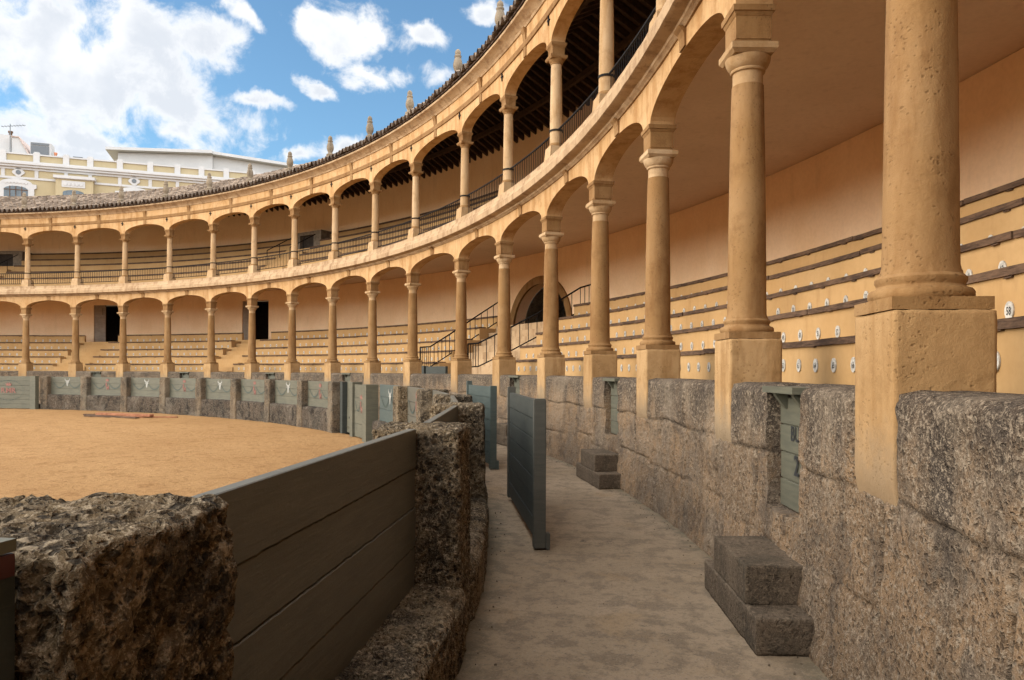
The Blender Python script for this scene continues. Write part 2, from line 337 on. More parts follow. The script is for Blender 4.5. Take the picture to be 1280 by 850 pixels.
def vnoise(P, seed=0):
    P = np.asarray(P, float); i = np.floor(P).astype(np.int64); f = P - i
    u = f * f * f * (f * (f * 6 - 15) + 10)
    o = 0
    for dx in (0, 1):
        for dy in (0, 1):
            for dz in (0, 1):
                wgt = (u[:, 0] if dx else 1 - u[:, 0]) * (u[:, 1] if dy else 1 - u[:, 1]) * (u[:, 2] if dz else 1 - u[:, 2])
                o = o + wgt * _hash(i[:, 0] + dx, i[:, 1] + dy, i[:, 2] + dz, seed)
    return o * 2 - 1


def fbm(P, octv=4, seed=0, gain=0.55):
    P = np.asarray(P, float); a = 1.0; o = 0; s = 0
    for k in range(octv):
        o = o + a * vnoise(P * (2.03 ** k) + k * 17.3, seed + k); s += a; a *= gain
    return o / s


# ------------------------------------------------------------------ mesh helpers
class MB:
    def __init__(self):
        self.v = []; self.f = []; self.m = []; self.uv = None

    def add(self, vs, fs, mi=0):
        o = len(self.v); self.v.extend([tuple(p) for p in vs])
        for f in fs:
            self.f.append(tuple(i + o for i in f)); self.m.append(mi)
        return self

    def box(self, x0, x1, y0, y1, z0, z1, mi=0, T=None):
        vs = [(x, y, z) for x in (x0, x1) for y in (y0, y1) for z in (z0, z1)]
        if T: vs = [T(p) for p in vs]
        return self.add(vs, [(0, 1, 3, 2), (4, 6, 7, 5), (0, 4, 5, 1), (2, 3, 7, 6), (0, 2, 6, 4), (1, 5, 7, 3)], mi)

    def prism(self, pts, d0, d1, mi=0, T=None):
        """outline (u, v) extruded from depth d0 to d1; T(u, v, d)"""
        n = len(pts)
        vs = [(u, v, d0) for u, v in pts] + [(u, v, d1) for u, v in pts]
        if T: vs = [T(p) for p in vs]
        fs = [tuple(range(n)), tuple(range(2 * n - 1, n - 1, -1))] + [(i, (i + 1) % n, n + (i + 1) % n, n + i) for i in range(n)]
        return self.add(vs, fs, mi)

    def tube(self, pts, r, n=6, mi=0):
        pts = [Vector(p) for p in pts]; o = len(self.v); rings = []
        for i, p in enumerate(pts):
            d = (pts[min(i + 1, len(pts) - 1)] - pts[max(i - 1, 0)]).normalized()
            a = d.cross(Vector((0, 0, 1)))
            if a.length < 1e-4: a = Vector((1, 0, 0))
            a.normalize(); b = d.cross(a)
            rings.append([p + (a * math.cos(t) + b * math.sin(t)) * r for t in [2 * PI * (k + .5) / n for k in range(n)]])
        vs = [q for rg in rings for q in rg]
        fs = [(i * n + k, i * n + (k + 1) % n, (i + 1) * n + (k + 1) % n, (i + 1) * n + k) for i in range(len(pts) - 1) for k in range(n)]
        fs += [tuple(range(n)), tuple((len(pts) - 1) * n + k for k in range(n))]
        return self.add(vs, fs, mi)

    def lathe(self, prof, n=32, mi=0, cx=0, cy=0):
        k = len(prof)
        vs = [(cx + r * math.cos(2 * PI * j / n), cy + r * math.sin(2 * PI * j / n), z) for j in range(n) for r, z in prof]
        fs = [(j * k + i, ((j + 1) % n) * k + i, ((j + 1) % n) * k + i + 1, j * k + i + 1) for j in range(n) for i in range(k - 1)]
        fs += [tuple(j * k for j in range(n)), tuple(j * k + k - 1 for j in range(n))]
        return self.add(vs, fs, mi)

    def ring(self, prof, th, closed=True, mi=0):
        """profile (r, z) swept through the angles th (degrees) about the ring's centre"""
        k = len(prof); vs = []
        for t in th:
            c, s = math.cos(R_(t)), math.sin(R_(t))
            vs += [(r * c, r * s, z) for r, z in prof]
        m = k if closed else k - 1
        fs = [(j * k + i, j * k + (i + 1) % k, (j + 1) * k + (i + 1) % k, (j + 1) * k + i) for j in range(len(th) - 1) for i in range(m)]
        if closed:
            fs += [tuple(range(k)), tuple((len(th) - 1) * k + i for i in range(k))]
        return self.add(vs, fs, mi)

    def build(self, name, mats, parent=None, smooth=False, world=True, recalc=True, bevel=0.0):
        vs = self.v
        if parent is not None and world:
            M = parent.matrix_basis.copy(); q = parent.parent
            while q is not None: M = q.matrix_basis @ M; q = q.parent
            M = M.inverted()
            vs = [M @ Vector(p) for p in vs]
        me = bpy.data.meshes.new(name)
        me.from_pydata([tuple(p) for p in vs], [], self.f)
        mats = mats if isinstance(mats, (list, tuple)) else [mats]
        for mt in mats: me.materials.append(MT[mt])
        if len(mats) > 1: me.polygons.foreach_set('material_index', self.m)
        if recalc or bevel:
            bm = bmesh.new(); bm.from_mesh(me)
            if bevel:
                bmesh.ops.bevel(bm, geom=[e for e in bm.edges if len(e.link_faces) == 2 and e.calc_face_angle(0) > 0.6], offset=bevel, segments=2, affect='EDGES', clamp_overlap=True)
            bmesh.ops.recalc_face_normals(bm, faces=bm.faces)
            bm.to_mesh(me); bm.free()
        if smooth:
            me.polygons.foreach_set('use_smooth', [True] * len(me.polygons))
            if smooth != 'all':
                me.set_sharp_from_angle(angle=R_(42))
        me.update()
        o = bpy.data.objects.new(name, me); COL.objects.link(o)
        if parent is not None: o.parent = parent
        return o


def np_obj(name, V, F, mat, parent=None, smooth=True, world=True):
    mb = MB(); mb.v = V; mb.f = [tuple(f) for f in F]; mb.m = [0] * len(F)
    return mb.build(name, mat, parent, 'all' if smooth else False, world)


def tag(o, label, cat, group=None):
    o['label'] = label; o['category'] = cat
    if group: o['group'] = group
    return o


def struct(o):
    o['kind'] = 'structure'; return o


def thing(name, label, cat, loc=(0, 0, 0), rz=0.0, group=None):
    o = bpy.data.objects.new(name, None); COL.objects.link(o)
    o.empty_display_size = 0.2
    o.matrix_basis = Matrix.Translation(Vector(loc)) @ Matrix.Rotation(rz, 4, 'Z')
    return tag(o, label, cat, group)


def copy_tree(o, parent=None):
    c = o.copy(); COL.objects.link(c)
    if parent is not None: c.parent = parent
    for ch in list(o.children): copy_tree(ch, c)
    return c


def pol(r, t, z=0.0):
    return Vector((r * math.cos(R_(t)), r * math.sin(R_(t)), z))


def arange(a, b, step):
    n = max(1, int(round((b - a) / step))); return [a + (b - a) * i / n for i in range(n + 1)]


ORD = ['nearest', 'second', 'third', 'fourth', 'fifth', 'sixth', 'seventh', 'eighth', 'ninth', 'tenth', 'eleventh', 'twelfth', 'thirteenth', 'fourteenth', 'fifteenth', 'sixteenth', 'seventeenth', 'eighteenth']


def rough_block(size, res, rnd, amp, seed, offset=(0, 0, 0), fine=1.0, bend=None, rmap=None):
    """stone block centred on x, y with its foot at z = 0: worn rounded edges, pits and lumps"""
    sx, sy, sz = size; nx, ny, nz = [max(2, int(round(s / res))) for s in size]
    hx, hy, hz = sx / 2, sy / 2, sz / 2
    V, F = [], []; base = 0

    def face(ax, sgn):
        nonlocal base
        a, b = [(1, 2), (0, 2), (0, 1)][ax]; na, nb = [(ny, nz), (nx, nz), (nx, ny)][ax]
        h = (hx, hy, hz)
        A, B = np.meshgrid(np.linspace(-h[a], h[a], na + 1), np.linspace(-h[b], h[b], nb + 1), indexing='ij')
        P = np.zeros((A.size, 3)); P[:, a] = A.ravel(); P[:, b] = B.ravel(); P[:, ax] = sgn * h[ax]
        V.append(P)
        I = np.arange(A.size).reshape(A.shape) + base
        q = np.stack([I[:-1, :-1], I[1:, :-1], I[1:, 1:], I[:-1, 1:]], -1).reshape(-1, 4)
        F.append(q); base += A.size
    for ax in range(3):
        for s in (-1, 1):
            face(ax, s)
    P = np.concatenate(V); F = np.concatenate(F)
    key = np.round(P / (res * 0.05)).astype(np.int64)
    _, idx, inv = np.unique(key, axis=0, return_index=True, return_inverse=True)
    P = P[idx]; F = inv.ravel()[F]
    inner = np.array([max(hx - rnd, 0.001), max(hy - rnd, 0.001), max(hz - rnd, 0.001)])
    Q = np.clip(P, -inner, inner); D = P - Q; L = np.linalg.norm(D, axis=1, keepdims=True) + 1e-9
    Nn = D / L
    P = Q + Nn * rnd
    W = P + np.array(offset)
    d = amp * (0.75 * fbm(W * 2.6, 3, seed) + 0.55 * fbm(W * 9, 3, seed + 20) * fine)
    pits = (np.maximum(0, fbm(W * 22, 3, seed + 40) - 0.10) * 2.2 + np.maximum(0, fbm(W * 48, 2, seed + 45) - 0.15) * 1.3) * amp * fine
    d = d - pits + 0.22 * amp * fine * fbm(W * 55, 2, seed + 60)
    P = P + Nn * d[:, None]
    P[:, 2] += hz
    return P, F


# ------------------------------------------------------------------ ring dimensions
RC = 33.0
LOW_A = [6.923, 12.195, 17.70, 22.74, 27.88, 33.39, 38.78, 45.15, 50.53, 55.87, 61.25, 66.48, 71.68, 77.05, 82.33, 87.70, 93.03]
ANG = [1.6] + LOW_A + [98.35, 103.7, 109.0, 114.4, 119.7]
EXT = [-20.0, -14.4, -9.0, -3.7] + ANG + [125.0]
T0, T1 = -22.0, 127.0
TH = arange(T0, T1, 0.75)

# ------------------------------------------------------------------ ground, sand, corridor
mb = MB(); n = 96
mb.add([(0, 0, -0.30)] + [(1500 * math.cos(2 * PI * i / n), 1500 * math.sin(2 * PI * i / n), -0.30) for i in range(n)], [(0, 1 + i, 1 + (i + 1) % n) for i in range(n)])
struct(mb.build('ground', 'sand', recalc=False))
# sand: a sheet with trodden relief, finer towards the camera side
rr_ = np.concatenate([np.linspace(0.5, 22, 44), np.linspace(22.3, 30.35, 60)]); tt_ = np.linspace(-180, 180, 541)
RR, TT = np.meshgrid(rr_, tt_, indexing='ij')
V = np.stack([RR * np.cos(np.radians(TT)), RR * np.sin(np.radians(TT)), 0 * RR], -1).reshape(-1, 3)
V[:, 2] = -0.225 + 0.02 * fbm(V * 1.3, 4, 3) + 0.018 * fbm(V * np.array([3.1, 3.1, 1]), 3, 9)
I = np.arange(RR.size).reshape(RR.shape)
F = np.stack([I[:-1, :-1], I[1:, :-1], I[1:, 1:], I[:-1, 1:]], -1).reshape(-1, 4)
struct(np_obj('arena_sand', V, F, 'sand'))
rr_ = np.linspace(30.35, 33.0, 54); tt_ = np.concatenate([np.linspace(-22, 0, 40)[:-1], np.linspace(0, 30, 420)[:-1], np.linspace(30, 127, 160)])
RR, TT = np.meshgrid(rr_, tt_, indexing='ij')
V = np.stack([RR * np.cos(np.radians(TT)), RR * np.sin(np.radians(TT)), 0 * RR], -1).reshape(-1, 3)
V[:, 2] = 0.010 * fbm(V * 0.9, 3, 5) + 0.004 * fbm(V * 6, 3, 6)
I = np.arange(RR.size).reshape(RR.shape)
F = np.stack([I[:-1, :-1], I[1:, :-1], I[1:, 1:], I[:-1, 1:]], -1).reshape(-1, 4)
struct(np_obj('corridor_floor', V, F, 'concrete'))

_rg = np.random.RandomState(5); mb = MB()
for q in range(420):
    t = _rg.uniform(1.5, 34)
    u = _rg.rand()
    r = 32.66 - abs(_rg.normal(0, .10)) if u < .5 else (30.68 + abs(_rg.normal(0, .09)) if u < .8 else _rg.uniform(30.8, 32.6))
    sz = _rg.uniform(.002, .0075) * (1.3 if u < .8 else .8)
    c = pol(r, t, .004); a = _rg.rand() * 6.28
    vs = [c + Vector((math.cos(a + k * 2 * PI / 5) * sz * _rg.uniform(.7, 1.3), math.sin(a + k * 2 * PI / 5) * sz * _rg.uniform(.7, 1.3), -.004)) for k in range(5)]
    vs += [c + Vector((math.cos(a + k * 2 * PI / 5) * sz * .6, math.sin(a + k * 2 * PI / 5) * sz * .6, sz * _rg.uniform(.5, .9))) for k in range(5)]
    mb.add(vs, [(5, 6, 7, 8, 9)] + [(k, (k + 1) % 5, 5 + (k + 1) % 5, 5 + k) for k in range(5)])
o = mb.build('grit', 'step_rock', recalc=False); o['kind'] = 'stuff'; tag(o, 'loose grit swept along the foot of the corridor walls', 'grit')

# ------------------------------------------------------------------ stone wall behind the corridor (worn blocks, door recesses)
DOORS = [9.50, 20.40, 31.0, 53.3, 63.5, 74.5, 85.0, 96.0, 107.0]
DOOR_HW = 0.59


def wall_face():
    th = np.concatenate([np.arange(T0, 2.5, 0.25), np.arange(2.5, 24, 0.036), np.arange(24, 48, 0.11), np.arange(48, 100, 0.22), np.arange(100, T1 + .01, 0.5)])
    ev = []
    for d in DOORS:                                    # columns of the grid right at each recess edge
        ev += [d - DOOR_HW, d - DOOR_HW + .03, d + DOOR_HW - .03, d + DOOR_HW]
    th = np.unique(np.concatenate([th, ev]))
    zz = np.unique(np.concatenate([np.linspace(-0.02, 1.60, 84), [0.70, 0.72]]))
    Tm, Z = np.meshgrid(th, zz, indexing='ij')
    S = np.radians(Tm) * 32.77
    P = np.stack([32.77 * np.cos(np.radians(Tm)), 32.77 * np.sin(np.radians(Tm)), Z], -1).reshape(-1, 3)
    d = 0.028 * fbm(P * 1.4, 3, 11) + 0.016 * fbm(P * 7, 4, 12) - 0.022 * np.maximum(0, fbm(P * 20, 3, 13) - 0.08)
    d = d.reshape(Tm.shape)
    jz = 1.10 + 0.02 * fbm(np.stack([S.ravel() * 5, 0 * S.ravel() + 3, 0 * S.ravel()], -1), 4, 33, .7).reshape(Tm.shape) + 0.02 * np.sin(Tm * 2.1) + 0.025 * fbm(np.stack([S.ravel() * .8, 0 * S.ravel(), 0 * S.ravel()], -1), 3, 31).reshape(Tm.shape)
    d -= 0.030 * (0.6 + 0.6 * fbm(P * 2.2, 2, 71).reshape(Tm.shape)) * np.exp(-((Z - jz) / 0.016) ** 2)                         # bed joint under the coping course
    d += np.where(Z > jz, 0.012, 0.0)
    stepz = np.array([_hash(np.int64(k), np.int64(5), np.int64(1), 4) for k in range(200)])
    zl = 0.55 + 0.16 * (stepz[np.clip(((Tm - T0) / 2.6).astype(int), 0, 199)] - 0.5) + 0.02 * fbm(np.stack([S.ravel() * 6, 0 * S.ravel() + 8, 0 * S.ravel()], -1), 4, 34, .7).reshape(Tm.shape)
    jt = []
    for a in EXT:
        jt += [a - 0.46, a + 0.46]
    jt2 = [a + 2.65 + 0.4 * math.sin(a * 5) for a in EXT]
    for j in jt: d -= np.where(Z > jz, 0.035 * np.exp(-((Tm - j) / 0.05) ** 2), 0)
    for j in jt2: d -= np.where(Z > jz, 0.025 * np.exp(-((Tm - j) / 0.05) ** 2), 0)
    for k, a in enumerate(np.arange(T0, T1, 1.9)):
        j = a + 0.5 * math.sin(a * 3.3)
        d -= np.where((Z < jz) & (Z > 0.45), 0.030 * np.exp(-((Tm + 0.06 * fbm(P * 3, 2, 50).reshape(Tm.shape) - j) / 0.035) ** 2), 0)
    d -= 0.028 * np.exp(-((Z - zl) / 0.016) ** 2) * np.clip(0.6 + 1.2 * fbm(P * 1.7, 2, 91).reshape(Tm.shape), 0, 1)
    # tone of each block: coping blocks, and two rough courses below
    def cells(js):
        js = np.sort(np.array(js)); return np.searchsorted(js, Tm)
    top_c = cells(jt + jt2); low_c = cells([a + 0.5 * math.sin(a * 3.3) for a in np.arange(T0, T1, 1.9)])
    mid = (Z > zl).astype(int)
    low_c2 = np.where(mid == 1, low_c, cells([a + 0.7 + 0.5 * math.cos(a * 2.3) for a in np.arange(T0, T1, 2.3)]) + 500)
    cell = np.where(Z > jz, top_c + 2000, low_c2)
    tone = _hash(cell.astype(np.int64), cell.astype(np.int64) * 7, np.int64(3), 9)
    e1 = lambda q, wdt: np.exp(-(q / wdt) ** 2)
    wob = 0.06 * fbm(P * 3, 2, 50).reshape(Tm.shape); brk = np.clip(0.75 + 1.1 * fbm(P * 1.9, 3, 93).reshape(Tm.shape), 0, 1)
    J = e1(Z - jz, 0.02)
    for j in jt2: J = np.maximum(J, np.where(Z > jz, e1(Tm + wob * .5 - j, .035), 0))
    for a in np.arange(T0, T1, 1.9): J = np.maximum(J, np.where((Z < jz) & (Z > 0.55), e1(Tm + wob - a - 0.5 * math.sin(a * 3.3), .03), 0))
    for a in np.arange(T0, T1, 2.3): J = np.maximum(J, np.where(Z < 0.55, e1(Tm + wob - a - 0.7 - 0.5 * math.cos(a * 2.3), .03), 0))
    J = np.maximum(J, 0.6 * e1(Z - zl, 0.014)) * brk
    rad = 32.785 - d - 0.085 * np.clip(1 - Z / 0.85, 0, 1) ** 1.2
    rad = rad + 0.045 * np.maximum(0, (Z - 1.54) / 0.06) ** 2          # rounded arris at the top
    for a in EXT:
        k_ = np.clip((0.455 - np.abs(Tm - a)) / 0.03, 0, 1) * np.clip((Z - 1.06 - 0.05 * fbm(P * 6, 2, 88).reshape(Tm.shape)) / 0.04, 0, 1)
        rad = rad * (1 - k_) + 32.80 * k_
    for dd in DOORS:
        near = (np.abs(Tm - dd) <= DOOR_HW - .015) & (Z >= 0.715)
        rad = np.where(near, 32.97, rad)
    V = np.stack([rad * np.cos(np.radians(Tm)), rad * np.sin(np.radians(Tm)), Z], -1).reshape(-1, 3)
    nT, nZ = Tm.shape; I = np.arange(nT * nZ).reshape(nT, nZ)
    F = np.stack([I[:-1, :-1], I[1:, :-1], I[1:, 1:], I[:-1, 1:]], -1).reshape(-1, 4).tolist()
    # top and back
    nTop = 5; base = nT * nZ; tops = []
    rt = rad[:, -1]
    for q in range(1, nTop + 1):
        r_ = rt + (33.27 - rt) * q / nTop
        zq = 1.615 + 0.012 * fbm(np.stack([th * 0.9 + q * 3.1, th * .3, 0 * th], -1), 3, 77) - (0.10 if q == nTop else 0)
        tops.append(np.stack([r_ * np.cos(np.radians(th)), r_ * np.sin(np.radians(th)), zq], -1))
    tops.append(np.stack([33.28 * np.cos(np.radians(th)), 33.28 * np.sin(np.radians(th)), 0 * th - .02], -1))
    V = np.concatenate([V] + tops)
    prev = I[:, -1]
    for q in range(nTop + 1):
        cur = base + q * nT + np.arange(nT)
        F += np.stack([prev[:-1], prev[1:], cur[1:], cur[:-1]], -1).tolist(); prev = cur
    tone = np.concatenate([tone.ravel()] + [tone[:, -1]] * (nTop + 1))
    J = np.concatenate([J.ravel()] + [0 * J[:, -1]] * (nTop + 1))
    return V, F, tone, J


V, F, TONE, JOINT = wall_face()
o = np_obj('stone_wall', V, F, 'wall_rock')
at = o.data.attributes.new('tone', 'FLOAT', 'POINT'); at.data.foreach_set('value', TONE.astype(np.float32))
at = o.data.attributes.new('joint', 'FLOAT', 'POINT'); at.data.foreach_set('value', JOINT.astype(np.float32))
o.data.set_sharp_from_angle(angle=R_(60))
tag(o, 'long curved wall of rough pitted grey and buff stone blocks on the right side of the corridor', 'wall')


# ------------------------------------------------------------------ columns
def column_parts(root, low=True):
    if low:
        zb, zt, zi = 2.06, 4.55, 4.97
        a = 0.242
        Pp, Fp = rough_block((.468, .484, zb - .06 - 0.92), 0.022, 0.014, 0.0055, 17, fine=.6)
        Pp[:, 0] += .008; Pp[:, 2] += 0.92
        Pp[:, 0] += 0.075 * np.clip((1.20 - Pp[:, 2]) / 0.30, 0, 1) ** 1.5 * (Pp[:, 0] < -.1)
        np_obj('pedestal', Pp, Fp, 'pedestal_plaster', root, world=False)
        mb = MB(); mb.box(-a + .012, a - .012, -a + .012, a - .012, zb - 0.06, zb)
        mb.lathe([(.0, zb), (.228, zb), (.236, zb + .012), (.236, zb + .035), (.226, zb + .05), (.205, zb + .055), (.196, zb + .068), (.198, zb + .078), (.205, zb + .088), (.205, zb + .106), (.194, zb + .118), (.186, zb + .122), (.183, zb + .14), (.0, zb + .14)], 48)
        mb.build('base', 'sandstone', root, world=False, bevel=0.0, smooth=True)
        r0, r1 = 0.171, 0.140
        prof = [(0, zb + .14), (.180, zb + .14), (r0 + .002, zb + .17)]
        z0, z1 = zb + .17, zt - .25
        for i in range(1, 15):
            t = i / 14; prof.append((r0 + (r1 - r0) * (0.35 * t + 0.65 * t * t), z0 + (z1 - z0) * t))
        prof.append((0, z1))
        mb = MB(); mb.lathe(prof, 48)
        P = np.array(mb.v); ph = np.arctan2(P[:, 1], P[:, 0]); rad = np.hypot(P[:, 0], P[:, 1])
        sc = np.where(rad > .01, 1 + 0.012 * fbm(P * 6, 3, 4), 1.0)
        P[:, 0] *= sc; P[:, 1] *= sc; mb.v = [tuple(p) for p in P]
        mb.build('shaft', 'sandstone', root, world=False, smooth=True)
        mb = MB()
        mb.lathe([(0, z1), (.133, z1), (.133, zt - .135), (.150, zt - .13), (.155, zt - .118), (.15, zt - .105), (.157, zt - .10), (.178, zt - .075), (.196, zt - .035), (.20, zt - .005), (0, zt - .005)], 48)
        h = .205
        mb.add([(sx * (h - dz), sy * (h - dz), z) for z, dz in ((zt - .002, .03), (zt + .03, .0), (zt + .085, .0)) for sx, sy in ((-1, -1), (1, -1), (1, 1), (-1, 1))],
               [(0, 1, 2, 3), (8, 9, 10, 11)] + [(k * 4 + i, k * 4 + (i + 1) % 4, k * 4 + 4 + (i + 1) % 4, k * 4 + 4 + i) for k in (0, 1) for i in range(4)])
        mb.build('capital', 'sandstone_pale', root, world=False, smooth=True)
        mb = MB(); sq = ((-1, -1), (1, -1), (1, 1), (-1, 1))
        lv = [(zt + .085, .150), (zt + .125, .150), (zt + .127, .158), (zi - .09, .158), (zi - .085, .163), (zi - .055, .175), (zi - .05, .186), (zi, .190)]
        mb.add([(sx * h, sy * h, z) for z, h in lv for sx, sy in sq],
               [(0, 1, 2, 3), tuple(4 * (len(lv) - 1) + i for i in range(4))] + [(k * 4 + i, k * 4 + (i + 1) % 4, k * 4 + 4 + (i + 1) % 4, k * 4 + 4 + i) for k in range(len(lv) - 1) for i in range(4)])
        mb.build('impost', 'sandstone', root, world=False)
    else:
        zb, zt, zi = 6.47, 8.33, 8.67
        mb = MB(); sq = ((-1, -1), (1, -1), (1, 1), (-1, 1))
        lv = [(6.09, .215), (6.24, .200), (6.45, .180), (zb, .178)]
        mb.add([(sx * h, sy * h, z) for z, h in lv for sx, sy in sq],
               [(0, 1, 2, 3), (12, 13, 14, 15)] + [(k * 4 + i, k * 4 + (i + 1) % 4, k * 4 + 4 + (i + 1) % 4, k * 4 + 4 + i) for k in range(3) for i in range(4)])
        mb.build('pedestal', 'sandstone_pale', root, world=False)
        mb = MB(); mb.lathe([(0, zb), (.17, zb), (.172, zb + .03), (.155, zb + .045), (.15, zb + .065), (.14, zb + .08), (0, zb + .08)], 32)
        mb.build('base', 'sandstone', root, world=False, smooth=True)
        prof = [(0, zb + .08), (.137, zb + .08)]
        for i in range(1, 9):
            t = i / 8; prof.append((.135 - .022 * (.3 * t + .7 * t * t), zb + .09 + (zt - .10 - zb - .09) * t))
        prof.append((0, zt - .10))
        mb = MB(); mb.lathe(prof, 32); mb.build('shaft', 'sandstone_pale', root, world=False, smooth=True)
        mb = MB(); mb.lathe([(.125, 6.80), (.148, 6.80), (.148, 6.84), (.125, 6.84), (.125, 6.80)], 32)
        mb.build('iron_band', 'iron', root, world=False)
        mb = MB()
        mb.lathe([(0, zt - .10), (.112, zt - .10), (.125, zt - .095), (.128, zt - .08), (.122, zt - .07), (.15, zt - .035), (.165, zt), (0, zt)], 32)
        lv = [(zt, .165), (zt + .03, .19), (zt + .07, .19), (zt + .075, .135), (zi - .10, .140), (zi - .07, .16), (zi - .05, .175), (zi, .175)]
        mb.add([(sx * h, sy * h, z) for z, h in lv for sx, sy in sq],
               [(0, 1, 2, 3), tuple(4 * (len(lv) - 1) + i for i in range(4))] + [(k * 4 + i, k * 4 + (i + 1) % 4, k * 4 + 4 + (i + 1) % 4, k * 4 + 4 + i) for k in range(len(lv) - 1) for i in range(4)])
        mb.build('capital', 'sandstone', root, world=False, smooth=True)


def place(o, r, t, z):
    o.matrix_basis = Matrix.Translation(pol(r, t, z)) @ Matrix.Rotation(R_(t), 4, 'Z')


proto = thing('stone_column', '', 'column'); column_parts(proto, True)
protou = thing('gallery_column', '', 'column'); column_parts(protou, False)
for i, a in enumerate(ANG[:19]):
    o = proto if i == 0 else copy_tree(proto)
    place(o, RC, a, 0.0)
    k = i - 1
    if k < 0: lab = 'thick buff stone column just beyond the right edge of the photo'
    elif k == 0: lab = 'largest and nearest buff stone column, on a broad square pedestal at the right'
    elif k <= 16: lab = 'buff stone column of the lower row, %s counted from the right edge of the photo' % ORD[k]
    else: lab = 'buff stone column of the lower row, just beyond the left edge of the photo'
    tag(o, lab, 'column', 'lower row of stone columns')
for i, a in enumerate(ANG[3:19]):
    o = protou if i == 0 else copy_tree(protou)
    place(o, 33.1, a, 0.0)
    k = i - 1
    if k < 0: lab = 'slender pale column of the upper row, just above the top edge of the photo'
    elif k == 0: lab = 'slender pale column of the upper row, nearest one, cut off by the top edge'
    elif k <= 13: lab = 'slender pale column of the upper row, %s counted from the right' % ORD[k]
    else: lab = 'slender pale column of the upper row, just beyond the left edge of the photo'
    tag(o, lab, 'column', 'upper row of slender columns')


# ------------------------------------------------------------------ arcade walls
def arch_wall(rf, rb, zs, rise, ztop, angs, half, power=2.0):
    mb = MB(); sam = []
    for i in range(len(angs) - 1):
        hw = math.degrees(half / rf)
        a0, a1 = angs[i] + hw, angs[i + 1] - hw
        if i == 0: sam.append((angs[0], zs))
        N = 26
        for k in range(N + 1):
            u = -math.cos(PI * k / N)
            sam.append((a0 + (a1 - a0) * (u + 1) / 2, zs + rise * (1 - abs(u) ** power) ** (1 / power) if abs(u) < 1 else zs))
    sam.append((angs[-1], zs))
    k = 4
    for t, z in sam:
        c, s = math.cos(R_(t)), math.sin(R_(t))
        mb.v += [(rf * c, rf * s, z), (rf * c, rf * s, ztop), (rb * c, rb * s, ztop), (rb * c, rb * s, z)]
    for j in range(len(sam) - 1):
        for i in range(k):
            mb.f.append((j * k + i, j * k + (i + 1) % k, (j + 1) * k + (i + 1) % k, (j + 1) * k + i)); mb.m.append(0)
    mb.f += [(0, 1, 2, 3), tuple((len(sam) - 1) * k + i for i in range(4))]; mb.m += [0, 0]
    return mb


lowA = thing('lower_arcade', 'lower row of round-topped stone arches carried by the buff columns, with a moulded cornice', 'arcade', pol(RC, 40, 4.97))
arch_wall(32.835, 33.165, 4.97, 0.37, 5.72, EXT, 0.165).build('arch_wall', 'sandstone_arch', lowA)
cor = [(32.84, 5.55), (32.81, 5.55), (32.79, 5.575), (32.76, 5.59), (32.75, 5.62), (32.70, 5.635), (32.63, 5.645), (32.60, 5.66), (32.60, 5.80), (32.63, 5.83), (32.64, 5.90), (32.70, 5.94), (32.73, 5.97), (32.735, 6.07), (32.76, 6.09), (33.40, 6.12), (33.40, 5.73), (33.165, 5.73), (33.16, 5.722), (32.84, 5.722)]
mb = MB(); mb.ring(cor, arange(T0, T1, 0.33))
P = np.array(mb.v); P += (0.012 * fbm(P * 5, 3, 21))[:, None] * np.array([1, 1, 0.7]); mb.v = [tuple(p) for p in P]
mb.build('cornice', 'cornice', lowA, smooth=True)
upA = thing('upper_arcade', 'upper row of stone arches under the tiled eave, with small star anchors between arches', 'arcade', pol(RC, 40, 8.67))
arch_wall(32.93, 33.24, 8.67, 0.37, 9.75, EXT, 0.15).build('arch_wall', 'sandstone_arch', upA)
cor = [(32.93, 9.27), (32.90, 9.275), (32.89, 9.30), (32.90, 9.33), (32.915, 9.335), (32.90, 9.39), (32.91, 9.42), (32.93, 9.42)]
mb = MB(); mb.ring(cor, arange(T0, T1, 0.5)); mb.build('string_course', 'sandstone', upA, smooth=True)
cor = [(32.94, 9.70), (32.90, 9.71), (32.88, 9.77), (32.83, 9.80), (32.79, 9.86), (32.71, 9.89), (32.68, 9.91), (32.68, 9.97), (32.71, 9.985), (33.35, 9.99), (33.35, 9.76), (32.94, 9.76)]
mb = MB(); mb.ring(cor, arange(T0, T1, 0.33))
P = np.array(mb.v); P += (0.010 * fbm(P * 5, 3, 22))[:, None] * np.array([1, 1, 0.7]); mb.v = [tuple(p) for p in P]
mb.build('eave_cornice', 'cornice', upA, smooth=True)


def keystone(parent, rf, z0, z1, t, wd, proud):
    prof = [(0, 0.0), (.25, .02), (.55, .05), (.8, .35), (.92, .8), (1, 1.0)]
    pts = [(rf + 0.01, z0)] + [(rf - 0.022 - proud * p, z0 + (z1 - z0) * q) for q, p in prof] + [(rf + 0.01, z1)]
    dg = math.degrees(wd / 2 / rf)
    mb = MB(); mb.ring(pts, [t - dg, t, t + dg]); mb.build('keystone', 'sandstone', parent)


for i in range(len(EXT) - 1):
    c = (EXT[i] + EXT[i + 1]) / 2
    if not -6 < c < 104: continue
    keystone(lowA, 32.835, 5.345, 5.57, c, 0.20, 0.07)
    if c > 9: keystone(upA, 32.93, 9.045, 9.70, c, 0.17, 0.07)
for a in LOW_A[2:]:                                          # star-shaped iron tie anchors above the columns
    pts = []
    for k in range(8):
        rr = 0.115 if k % 2 == 0 else 0.04
        pts.append((rr * math.cos(PI * k / 4) * 0.75, rr * math.sin(PI * k / 4)))
    o = upA
    MB().prism(pts, 32.90, 32.945, 0, lambda p, a=a: pol(p[2], a, 0) + Vector((-math.sin(R_(a)) * p[0], math.cos(R_(a)) * p[0], 9.17 + p[1]))).build('wall_anchor', 'iron', o)

